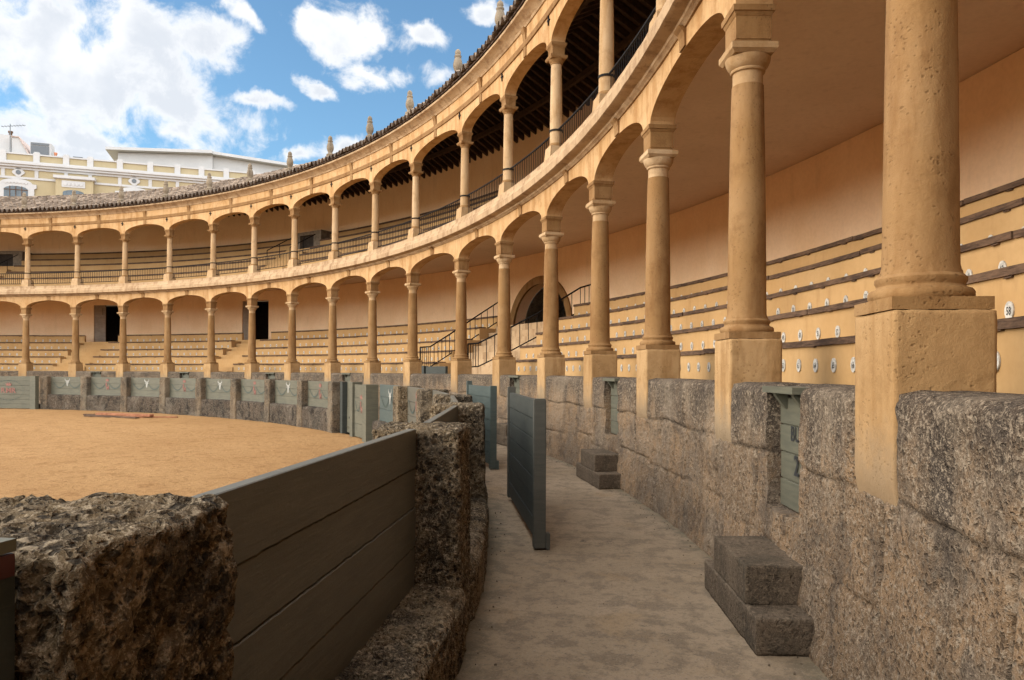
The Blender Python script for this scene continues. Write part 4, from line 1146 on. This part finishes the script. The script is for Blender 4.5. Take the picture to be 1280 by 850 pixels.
def panel(parent, t0, t1, mat, z0=0.39, z1=1.345, r=30.30, emblem=None, th=0.055, name='panel', planks=3, wave=0.0, top=None):
    mb = MB(); zc = np.linspace(z0, z1, planks + 1)
    nseg = max(3, int((t1 - t0) * 0.53 / (0.03 if wave else 0.7)))
    tt = np.linspace(t0, t1, nseg + 1); off = random.uniform(0, 90)
    wv = [np.zeros(nseg + 1)] + [wave * (fbm(np.stack([tt * 7, 0 * tt + q * 9 + off, 0 * tt], -1), 4, 5, .8) + .5 * vnoise(np.stack([tt * 60, 0 * tt + q, 0 * tt], -1))) for q in range(1, planks)] + [np.zeros(nseg + 1)]
    for k in range(planks):
        rr = r + random.uniform(-.004, .004); g = 0.003 if wave else 0.0045; b0 = len(mb.v)
        for q, t in enumerate(tt):
            za, zb = zc[k] + wv[k][q] + (g if k else 0), zc[k + 1] + wv[k + 1][q] - (g if k < planks - 1 else 0)
            lip = .003 if wave else .004
            ch = math.cos(R_((t1 - t0) / 2)) / math.cos(R_(t - (t0 + t1) / 2))
            mb.v += [tuple(pol(a_ * ch, t, b_)) for a_, b_ in [(rr - th / 2, za + lip), (rr - th / 2, zb - lip), (rr - th / 2 + .005, zb), (rr + th / 2 - .005, zb), (rr + th / 2, zb - lip), (rr + th / 2, za + lip), (rr + th / 2 - .005, za), (rr - th / 2 + .005, za)]]
        fs = [(b0 + j * 8 + i, b0 + j * 8 + (i + 1) % 8, b0 + (j + 1) * 8 + (i + 1) % 8, b0 + (j + 1) * 8 + i) for j in range(nseg) for i in range(8)]
        fs += [tuple(b0 + i for i in range(8)), tuple(b0 + nseg * 8 + i for i in range(8))]
        mb.f += fs; mb.m += [0] * len(fs)
    mb.ring([(r - .012, z0), (r - .012, z1 - .02), (r + .012, z1 - .02), (r + .012, z0)], [t0 + .02, t1 - .02])
    o = mb.build(name, mat, parent)
    if emblem:
        tm = (t0 + t1) / 2; ro = r * math.cos(R_((t1 - t0) / 2)) - th / 2 - .008
        c = pol(ro, tm, 0); ex = Vector((math.sin(R_(tm)), -math.cos(R_(tm)), 0)); ey = pol(1, tm)     # ex: right as seen from the arena
        zc_ = z0 + (z1 - z0) * 0.66

        def T(p, zc_=zc_): return c + ex * p[0] + Vector((0, 0, zc_ + p[1])) - ey * p[2]
        mbm = MB()
        if emblem == 'bull':
            mbm.prism([(u * 1.35, v * 1.2) for u, v in BULL], 0.0, .004, 0, T); e = mbm.build('bull_emblem', 'mark_white', o)
        else:
            mbm.prism([(u * 1.4, v * 1.4 + .10) for u, v in CROWN], 0.0, .004, 0, T)
            lettering(mbm, 'R', 0.30, lambda p: T((p[0] - .04, p[1] - .06, p[2])), 0, .005, .8); lettering(mbm, 'M', 0.28, lambda p: T((p[0] + .03, p[1] - .19, p[2])), 0, .006, .8)
            e = mbm.build('crown_emblem', 'mark_red', o, recalc=False)
        # painted garland: two swags either side
        W = R_(t1 - t0) * r / 2
        for sgn in (-1, 1):
            mbg = MB(); pts = []
            for k in range(13):
                f = k / 12; u = sgn * (0.10 + f * (W * .86 - .10)); v = 0.02 - 0.30 * math.sin(PI * min(f * 1.05, 1)) ** 0.9 * 0.85
                pts.append((u, v))
            for k in range(12):
                (u0, v0), (u1, v1) = pts[k], pts[k + 1]
                mbg.add([T((u0, v0 - .022, .003)), T((u1, v1 - .022, .003)), T((u1, v1 + .022, .003)), T((u0, v0 + .022, .003))], [(0, 1, 2, 3)])
            mbg.build('garland', 'mark_green', o, recalc=False)
    return o


near = thing('near_barrier', 'dark pitted stone posts and grey-green board panels along the left of the corridor', 'barrier', pol(30.3, 8, -0.25))
NP = [(2.33, 0.011, 31), (8.62, 0.011, 32), (14.50, 0.015, 33), (20.35, 0.03, 34), (26.2, 0.03, 35), (31.9, 0.03, 36)]
for t, res, sd_ in NP: post(near, t, res, 'post_rock', sd_, amp=0.026 if t < 18 else 0.02, wd=0.52 if t < 5 else 0.575, z1=1.41 if t < 5 else 1.35)
for k in range(5):
    t0, t1 = NP[k][0] + .53, NP[k + 1][0] - .53
    panel(near, t0, t1, 'green', emblem=('bull' if k % 2 else 'crown') if k > 1 else None, planks=4 if k < 2 else 3, wave=.0045 if k < 2 else 0)
    kerb(near, t0 - .15, t1 + .15, 0.014 if k == 0 else (0.02 if k == 1 else 0.04), 'post_rock', 41 + k, amp=0.026)
panel(near, 32.45, 36.9, 'teal', emblem='bull'); kerb(near, 32.3, 37.0, 0.04, 'kerb_rock', 47)
FP = [44.66, 49.92, 55.18, 60.40, 65.54, 70.59, 75.77, 80.83, 85.63]
far = thing('far_barrier', 'far side of the arena barrier, stone posts with painted grey-green panels above a rough kerb', 'barrier', pol(30.3, 65, -0.25))
for k, t in enumerate(FP): post(far, t, 0.04, 'far_rock', 60 + k, wd=0.44, dp=0.52, rc=30.30)
for k in range(8):
    panel(far, FP[k] + .42, FP[k + 1] - .42, 'green_far', z0=0.49, emblem='crown' if k % 2 == 0 else 'bull'); kerb(far, FP[k] + .3, FP[k + 1] - .3, 0.04, 'kerb_rock', 80 + k, z1=0.5)

# gate closing the barrier left of the camera (dark red top edge)
g = thing('red_topped_gate', 'dark board gate with a dark red top edge at the lower left corner', 'gate', pol(30.5, -1.0, 0.0))
panel(g, -4.2, 1.86, 'green_dark', 0.05, 1.405, 30.475, name='boards', planks=4)
mb = MB(); mb.ring([(30.43, 1.41), (30.43, 1.43), (30.512, 1.43), (30.512, 1.41)], arange(-4.2, 1.85, 1.0)); mb.build('top_rail', 'green_far', g)
mb = MB(); mb.ring([(30.504, 1.372), (30.504, 1.407), (30.514, 1.407), (30.514, 1.372)], arange(-4.2, 1.84, 1.0)); mb.build('edge_strip', 'dark_red', g)

# arena gate: recessed leaf, stile, leaf with the crowned cypher
g = thing('arena_gate', 'grey-green gate in the far barrier, its right leaf painted with a red crowned cypher', 'gate', pol(30.35, 41, -0.22))
mb = MB(); mb.ring([(30.25, -.22), (30.25, 1.36), (30.5, 1.36), (30.5, -.22)], [43.55, 43.95]); mb.build('jamb', 'green_dark', g)
lf = panel(g, 41.75, 43.5, 'green_far', -.18, 1.36, 30.42, name='left_leaf', planks=2)
mb = MB(); mb.ring([(30.36, .25), (30.36, .31), (30.392, .31), (30.392, .25)], [41.9, 43.0]); mb.build('bolt', 'iron', lf)
mb = MB(); mb.ring([(30.16, -.24), (30.16, 1.37), (30.46, 1.37), (30.46, -.24)], [41.25, 41.72]); mb.build('stile', 'green_far', g)
lf = panel(g, 38.5, 41.2, 'green_far', -.20, 1.30, 30.26, emblem='crown', name='right_leaf', planks=4, th=0.08)
mb = MB(); mb.ring([(30.02, -.24), (30.02, 1.33), (30.36, 1.33), (30.36, -.24)], [37.75, 38.48]); mb.build('end_stile', 'green_far', g)
g = thing('painted_gate', 'wide grey-green plank gate with red painted writing at the far left of the sand', 'gate', pol(30.0, 89, -0.22))
lf = panel(g, 86.75, 93.2, 'green_far', -.20, 1.36, 29.98, name='leaf', planks=7, th=0.06)
tm = 89.3; c = pol(29.894, tm, 0); ex = Vector((math.sin(R_(tm)), -math.cos(R_(tm)), 0)); ey = pol(1, tm)
TT_ = lambda p: c + ex * p[0] + Vector((0, 0, 0.62 + p[1])) - ey * p[2]
mb = MB(); mb.prism([(u * 2.2, v * 1.7 + .28) for u, v in CROWN], 0, .004, 0, TT_); lettering(mb, 'RMR', .36, lambda p: TT_((p[0], p[1] + .06, p[2])), 0, .005, 1.2); mb.build('painted_writing', 'mark_red', lf, recalc=False)
mb = MB()
for k in range(28):
    a0, a1 = 2 * PI * k / 28, 2 * PI * (k + .7) / 28
    mb.add([TT_((.85 * math.cos(a), .48 * math.sin(a) + .05 + q, .003)) for a, q in ((a0, 0), (a1, 0), (a1, .025), (a0, .025))], [(0, 1, 2, 3)])
mb.build('wreath', 'mark_green', lf, recalc=False)
mb = MB(); mb.ring([(29.82, -.24), (29.82, 1.38), (30.02, 1.38), (30.02, -.24)], [86.1, 86.72]); mb.build('stile', 'green_far', g)
mb = MB(); mb.ring([(29.85, -.24), (29.85, 1.38), (29.95, 1.38), (29.95, -.24)], [90.9, 91.15]); mb.build('stile', 'green_far', g)


# ------------------------------------------------------------------ gates standing in the corridor
def corridor_gate(p0, p1, ztop, label, mat, smat, foot=True, planks=7):
    """p0: near end, p1: far end on the floor"""
    p0, p1 = Vector((*p0, 0)), Vector((*p1, 0)); d = (p1 - p0); L = d.length; rz = math.atan2(d.y, d.x)
    root = thing('corridor_gate', label, 'gate', p0, rz, group='open gates standing in the corridor')
    zc = np.linspace(0.07, ztop - .015, planks + 1)
    mb = MB()
    for k in range(planks): mb.box(.11, L - .06, -.028 + .003 * (k % 2), .028 - .002 * (k % 2), zc[k] + .004, zc[k + 1] - .004)
    mb.box(.12, L - .08, -.012, .012, .08, ztop - .03)
    mb.build('boards', mat, root, world=False, bevel=0.004)
    mb = MB(); mb.box(0, .11, -.058, .058, .015, ztop); mb.build('end_post', smat, root, world=False, bevel=0.008)
    mb = MB(); mb.box(L - .06, L + .04, -.05, .05, .05, ztop + .06); mb.build('hinge_post', smat, root, world=False, bevel=0.006)
    if foot:
        mb = MB(); mb.box(.0, .09, -.10, -.06, .0, .16); mb.build('wheel_block', smat, root, world=False, bevel=0.006)
    return root


corridor_gate((30.37, 6.86), (29.56, 9.42), 1.44, 'dark green plank gate standing open in the middle of the corridor', 'green_dark', 'green_post')
corridor_gate((28.66, 12.27), (27.72, 14.15), 1.45, 'teal green plank gate further along the corridor, beside the third stone post', 'teal', 'teal')

# ------------------------------------------------------------------ doors in the stone wall, and the block steps below them
for k, d in enumerate(DOORS):
    if d > 92: continue
    lab = ['green plank door with painted letters set in the rough wall, above the nearest block steps', 'green plank door in the rough wall above the second block steps', 'green plank door in the rough wall above the third block steps',
           'small green door top in the far stone wall, nearest of those left of the entrance stairs', 'small green door top in the far stone wall, second left of the entrance stairs', 'small green door top in the far stone wall, third left of the entrance stairs', 'small green door top in the far stone wall, fourth left of the entrance stairs'][k]
    root = thing('wall_door', lab, 'door', pol(33.0, d, 0.72), group='green doors in the stone wall')
    h = DOOR_HW - .035
    dp = 0.10
    pn = panel(root, d - h, d + h, 'green_far' if k else 'green_far', 0.725, 1.52, 32.90, name='boards', planks=4, th=0.05)
    mb = MB(); mb.ring([(32.74, 1.555), (32.74, 1.60), (33.05, 1.60), (33.05, 1.555)], arange(d - h, d + h + .02, .3)); mb.build('ledge', 'green_far', root)
    for s in (-1, 1):
        mb = MB(); mb.ring([(32.79, 1.53), (32.78, 1.553), (32.872, 1.553), (32.872, 1.44), (32.86, 1.44)], [d + s * .33 - .05, d + s * .33 + .05]); mb.build('bracket', 'green_far', root)
    if k == 0:
        c = pol(32.868, d, 0); ex = Vector((math.sin(R_(d)), -math.cos(R_(d)), 0)); ey = pol(1, d)
        T_ = lambda p: c + ex * p[0] + Vector((0, 0, p[1])) - ey * p[2]
        mb = MB(); lettering(mb, 'BUR', .15, lambda p: T_((p[0] + .05, p[1] + 1.27, p[2])), 0, .002, .9); lettering(mb, '2', .20, lambda p: T_((p[0] + .03, p[1] + 1.05, p[2])), 0, .002)
        mb.build('lettering', 'ink', pn, recalc=False)
STEP = None
for k, d in enumerate(DOORS[:3]):
    t = d - 0.12
    if k == 0:
        root = thing('block_steps', '', 'steps', pol(32.55, t, 0), R_(t))
        Pp, Fp = rough_block((1.40, 0.40, 0.225), 0.02, 0.010, 0.007, 91, fine=.8); Pp = Pp[:, [1, 0, 2]]; Pp[:, 0] += .03
        np_obj('lower_block', Pp, Fp[:, ::-1], 'step_rock', root, world=False)
        Pp, Fp = rough_block((0.86, 0.42, 0.26), 0.02, 0.010, 0.007, 92, fine=.8); Pp = Pp[:, [1, 0, 2]]; Pp[:, 0] += .05; Pp[:, 2] += .215
        np_obj('upper_block', Pp, Fp[:, ::-1], 'step_rock', root, world=False)
        STEP = root
    else:
        root = copy_tree(STEP)
        place(root, 32.55, t, 0)
    tag(root, ['grey stone block steps against the right wall, nearest ones', 'grey stone block steps against the right wall, second pair, beyond the open gate', 'grey stone block steps against the right wall, farthest, half hidden by the open gate'][k], 'steps', 'stone block steps along the wall')

# ------------------------------------------------------------------ planks lying on the sand
for (x0, y0, x1, y1, wd, h, z, m, lab) in [(8.6, 26.2, 11.5, 25.75, .22, .09, -.17, 'plank_red', 'rusty brown plank on top of the small stack lying on the sand'), (8.3, 25.9, 11.2, 25.3, .2, .05, -.22, 'board', 'dark plank at the front of the small stack on the sand'),
                                          (7.6, 26.6, 10.4, 26.5, .16, .05, -.22, 'board', 'dark plank poking out left at the back of the small stack on the sand'), (10.2, 25.6, 12.4, 26.1, .12, .05, -.22, 'plank_red', 'thin brown plank poking out right of the small stack on the sand')]:
    a = math.atan2(y1 - y0, x1 - x0); L = math.hypot(x1 - x0, y1 - y0)
    root = MB().box(0, L, -wd / 2, wd / 2, 0, h).build('wooden_plank', m, None, bevel=.006)
    root.matrix_basis = Matrix.Translation((x0, y0, z)) @ Matrix.Rotation(a, 4, 'Z')
    tag(root, lab, 'plank', 'planks lying on the sand')

# ------------------------------------------------------------------ buildings beyond the roof
A0 = Vector((-23.591, 51.955, 0)); UU = Vector((0.86637, 0.49940, 0)); NN = Vector((-0.49940, 0.86637, 0))


def FT(s, off, z): return A0 + UU * s + NN * off + Vector((0, 0, z))


def fbox(mb, s0, s1, o0, o1, z0, z1, mi=0): return mb.box(s0, s1, o0, o1, z0, z1, mi, lambda p: FT(*p))


B = thing('yellow_building', 'pale yellow building with white pilasters and ornate windows behind the tiled roof', 'building', FT(9, 5, -.2))
fbox(MB(), -14, 30, 0.0, 11, -.2, 19.0).build('wall', 'yellow', B)
fbox(MB(), -14, 30, 0.02, .30, 19.44, 20.05).build('parapet', 'yellow', B)
fbox(MB(), -14, 30, -.06, .36, 20.05, 20.17).build('coping', 'white', B)
mb = MB(); fbox(mb, -14, 30, -.10, .4, 18.75, 18.95); fbox(mb, -14, 30, -.28, .4, 18.952, 19.14); fbox(mb, -14, 30, -.40, .4, 19.142, 19.30); fbox(mb, -14, 30, -.30, .4, 19.302, 19.44); mb.build('cornice', 'white', B)
fbox(MB(), -14, 30, -.08, .1, 17.95, 18.13).build('string_course', 'white', B)
PIL = [-9.0, -6.7, -4.4, -2.1, 0.23, 2.7, 4.93, 6.78, 9.1, 11.54, 13.77, 15.78, 17.9, 20.2, 22.5, 24.8]
for s in PIL:
    mb = MB(); fbox(mb, s - .24, s + .24, -.10, .34, 19.44, 20.26); fbox(mb, s - .18, s + .18, -.05, .3, 20.26, 20.36); mb.build('parapet_pier', 'white', B)
    fbox(MB(), s - .14, s + .14, -.06, .05, 18.13, 18.75).build('pilaster', 'white', B)
for s in (-7.8, 1.37, 10.25, 19.0):
    mb = MB(); pts = [(0.42 * math.cos(2 * PI * k / 24) * (1 + .12 * math.cos(4 * 2 * PI * k / 24)), 0.38 * math.sin(2 * PI * k / 24) * (1 + .12 * math.cos(4 * 2 * PI * k / 24))) for k in range(24)]
    mb.prism(pts, -.10, .05, 0, lambda p: FT(s + p[0], p[2], 18.5 + p[1])); o = mb.build('oval_window', 'white', B)
    mb = MB(); mb.prism([(0.19 * math.cos(2 * PI * k / 20), 0.19 * math.sin(2 * PI * k / 20)) for k in range(20)], -.125, -.09, 0, lambda p: FT(s + p[0], p[2], 18.5 + p[1])); mb.build('pane', 'metal_grey', o)


def arched_window(s, wd, zc):
    W = wd / 2
    mb = MB(); N = 18
    outer = [(-W - .45, zc - 2.2), (-W - .45, zc - .15), (-W - .62, zc - .05), (-W - .62, zc + .25)] + [((W + .30) * math.cos(PI - PI * k / N), zc + .28 + .40 * math.sin(PI * k / N)) for k in range(N + 1)] + [(W + .62, zc + .25), (W + .62, zc - .05), (W + .45, zc - .15), (W + .45, zc - 2.2)]
    mb.prism(outer, -.16, .05, 0, lambda p: FT(s + p[0], p[2], p[1])); o = mb.build('window', 'white', B)
    for k in range(7):
        u = (k - 3) / 3.0 * W * .85
        mb = MB() if k == 0 else mb
        mb.prism([(u + .13 * math.cos(2 * PI * q / 10), zc + .38 + .10 * math.cos(u * 1.2) - .10 + .10 * math.sin(2 * PI * q / 10)) for q in range(10)], -.20, -.15, 0, lambda p: FT(s + p[0], p[2], p[1]))
    mb.build('ornament', 'white', o)
    mb = MB(); glass = [(-W, zc - 2.2), (-W, zc - .25)] + [(W * math.cos(PI - PI * k / N), zc - .25 + .30 * math.sin(PI * k / N)) for k in range(N + 1)] + [(W, zc - .25), (W, zc - 2.2)]
    mb.prism(glass, -.19, -.10, 0, lambda p: FT(s + p[0], p[2], p[1])); mb.build('pane', 'glass', o)
    mb = MB()
    for u in (-W * .5, 0, W * .5): fbox(mb, s + u - .03, s + u + .03, -.215, -.18, zc - 2.2, zc + .03)
    fbox(mb, s - W, s + W, -.225, -.185, zc - .30, zc - .24)
    for q in range(N):
        a = PI * q / N
    mb.build('glazing_bars', 'board', o)


arched_window(1.22, 1.76, 17.25); arched_window(10.25, 1.76, 17.25); arched_window(-7.8, 1.76, 17.25); arched_window(19.0, 1.76, 17.25)
mb = MB(); fbox(mb, 4.25, 7.1, -.55, 0, -.2, 18.1); bay = mb.build('bay', 'yellow', B)
mb = MB(); fbox(mb, 4.1, 7.25, -.72, 0.0, 18.15, 18.40); fbox(mb, 4.18, 7.18, -.63, 0.0, 18.10, 18.15); mb.build('bay_cornice', 'white', bay)
mb = MB(); fbox(mb, 4.72, 6.5, -.60, -.5, 17.42, 17.98)
for k in range(5):
    mb.prism([(5.0 + .3 * k + .12 * math.cos(2 * PI * q / 10), 17.7 + .15 * math.sin(2 * PI * q / 10)) for q in range(10)], -.64, -.59, 0, lambda p: FT(p[0], p[2], p[1]))
mb.build('relief', 'white', bay)
mb = MB(); N = 12; mb.prism([(4.8, 15.0), (4.8, 16.95)] + [(5.6 + .8 * math.cos(PI - PI * k / N), 16.95 + .25 * math.sin(PI * k / N)) for k in range(N + 1)] + [(6.4, 16.95), (6.4, 15.0)], -.58, -.5, 0, lambda p: FT(p[0], p[2], p[1])); mb.build('pane', 'glass', bay)
# roof things
mb = MB(); fbox(mb, -.6, .46, 1.2, 2.2, 19.0, 21.96); ch = mb.build('chimney', 'white', B)
mb = MB(); mb.tube([FT(.27, 1.7, 21.96), FT(.27, 1.7, 22.28)], .13, 10); mb.tube([FT(.27, 1.7, 22.28), FT(.27, 1.7, 22.42)], .19, 10); mb.build('flue_pipe', 'board', ch)
mb = MB(); mb.add([FT(s, o_, z) for o_ in (.8, 3.5) for s, z in ((.62, 19.0), (.62, 21.70), (1.16, 21.70), (2.0, 20.1), (2.0, 19.0))], [(0, 1, 2, 3, 4), (5, 6, 7, 8, 9)] + [(i, (i + 1) % 5, 5 + (i + 1) % 5, 5 + i) for i in range(5)]); gb = mb.build('stairhead', 'white', B)
mb = MB(); mb.add([FT(s, o_, z) for o_ in (.7, 3.6) for s, z in ((.55, 21.70), (.55, 21.78), (1.18, 21.78), (2.08, 20.1), (2.0, 20.06), (1.14, 21.70))], [(0, 1, 2, 3, 4, 5), (6, 7, 8, 9, 10, 11)] + [(i, (i + 1) % 6, 6 + (i + 1) % 6, 6 + i) for i in range(6)]); mb.build('roof_edge', 'eave_pink', gb)
an = thing('roof_antenna', 'thin television antenna on a mast at the left edge of the roofs', 'antenna', FT(.56, .6, 20.17))
MB().tube([FT(.56, .6, 19.3), FT(.56, .6, 22.75)], .035, 6).build('mast', 'metal_grey', an)
mb = MB(); mb.tube([FT(-.1, .6, 22.45), FT(1.7, .6, 22.75)], .022, 4)
for k in range(8): mb.tube([FT(0 + .22 * k, .35, 22.47 + .037 * k), FT(0 + .22 * k, .85, 22.47 + .037 * k)], .014, 4)
mb.build('aerial', 'metal_grey', an)
ac = thing('cooling_unit', 'dark cooling unit in a white frame on the roof of the yellow building', 'cooling unit', FT(2.8, 1, 20.1))
mb = MB(); fbox(mb, 2.0, 3.58, .8, 1.9, 19.02, 21.42); mb.build('casing', 'white', ac)
mb = MB(); fbox(mb, 2.05, 3.42, .74, .82, 20.2, 21.12); fbox(mb, 2.05, 3.42, .74, .82, 21.18, 21.38); mb.build('grille', 'metal_grey', ac)
mb = MB(); mb.tube([FT(3.9, .9, 19.3), FT(3.9, .9, 20.55)], .11, 10); mb.tube([FT(3.9, .9, 20.55), FT(3.9, .9, 20.68)], .14, 10); mb.build('vent_pot', 'terracotta', B)
mb = MB(); fbox(mb, 5.3, 6.04, .6, 1.2, 19.3, 20.42); tag(mb.build('vent_box', 'metal_grey', None), 'low dark vent box on the parapet roof of the yellow building', 'vent')
# white penthouse with a thin overhanging roof
W_ = thing('white_building', 'plain white rooftop block with a thin sloping roof behind the yellow building', 'building', FT(17, 8, 0))
mb = MB(); mb.add([FT(s, o_, z) for o_ in (3.0, 12.0) for s, z in ((8.4, -.2), (8.4, 21.75), (16.5, 22.28), (16.5, -.2))], [(0, 1, 2, 3), (4, 5, 6, 7)] + [(i, (i + 1) % 4, 4 + (i + 1) % 4, 4 + i) for i in range(4)])
mb.add([FT(s, o_, z) for o_ in (3.35, 12.0) for s, z in ((16.5, -.2), (16.5, 22.28), (30, 21.35), (30, -.2))], [(0, 1, 2, 3), (4, 5, 6, 7)] + [(i, (i + 1) % 4, 4 + (i + 1) % 4, 4 + i) for i in range(4)])
mb.build('wall', 'white', W_)
mb = MB(); mb.add([FT(s, o_, z) for o_ in (2.3, 12.6) for s, z in ((7.5, 21.75), (7.5, 22.0), (16.5, 22.58), (16.5, 22.29))], [(0, 1, 2, 3), (4, 5, 6, 7)] + [(i, (i + 1) % 4, 4 + (i + 1) % 4, 4 + i) for i in range(4)])
mb.add([FT(s, o_, z) for o_ in (2.6, 12.6) for s, z in ((16.5, 22.30), (16.5, 22.56), (30.5, 21.60), (30.5, 21.33))], [(0, 1, 2, 3), (4, 5, 6, 7)] + [(i, (i + 1) % 4, 4 + (i + 1) % 4, 4 + i) for i in range(4)])
mb.build('roof', 'white', W_)
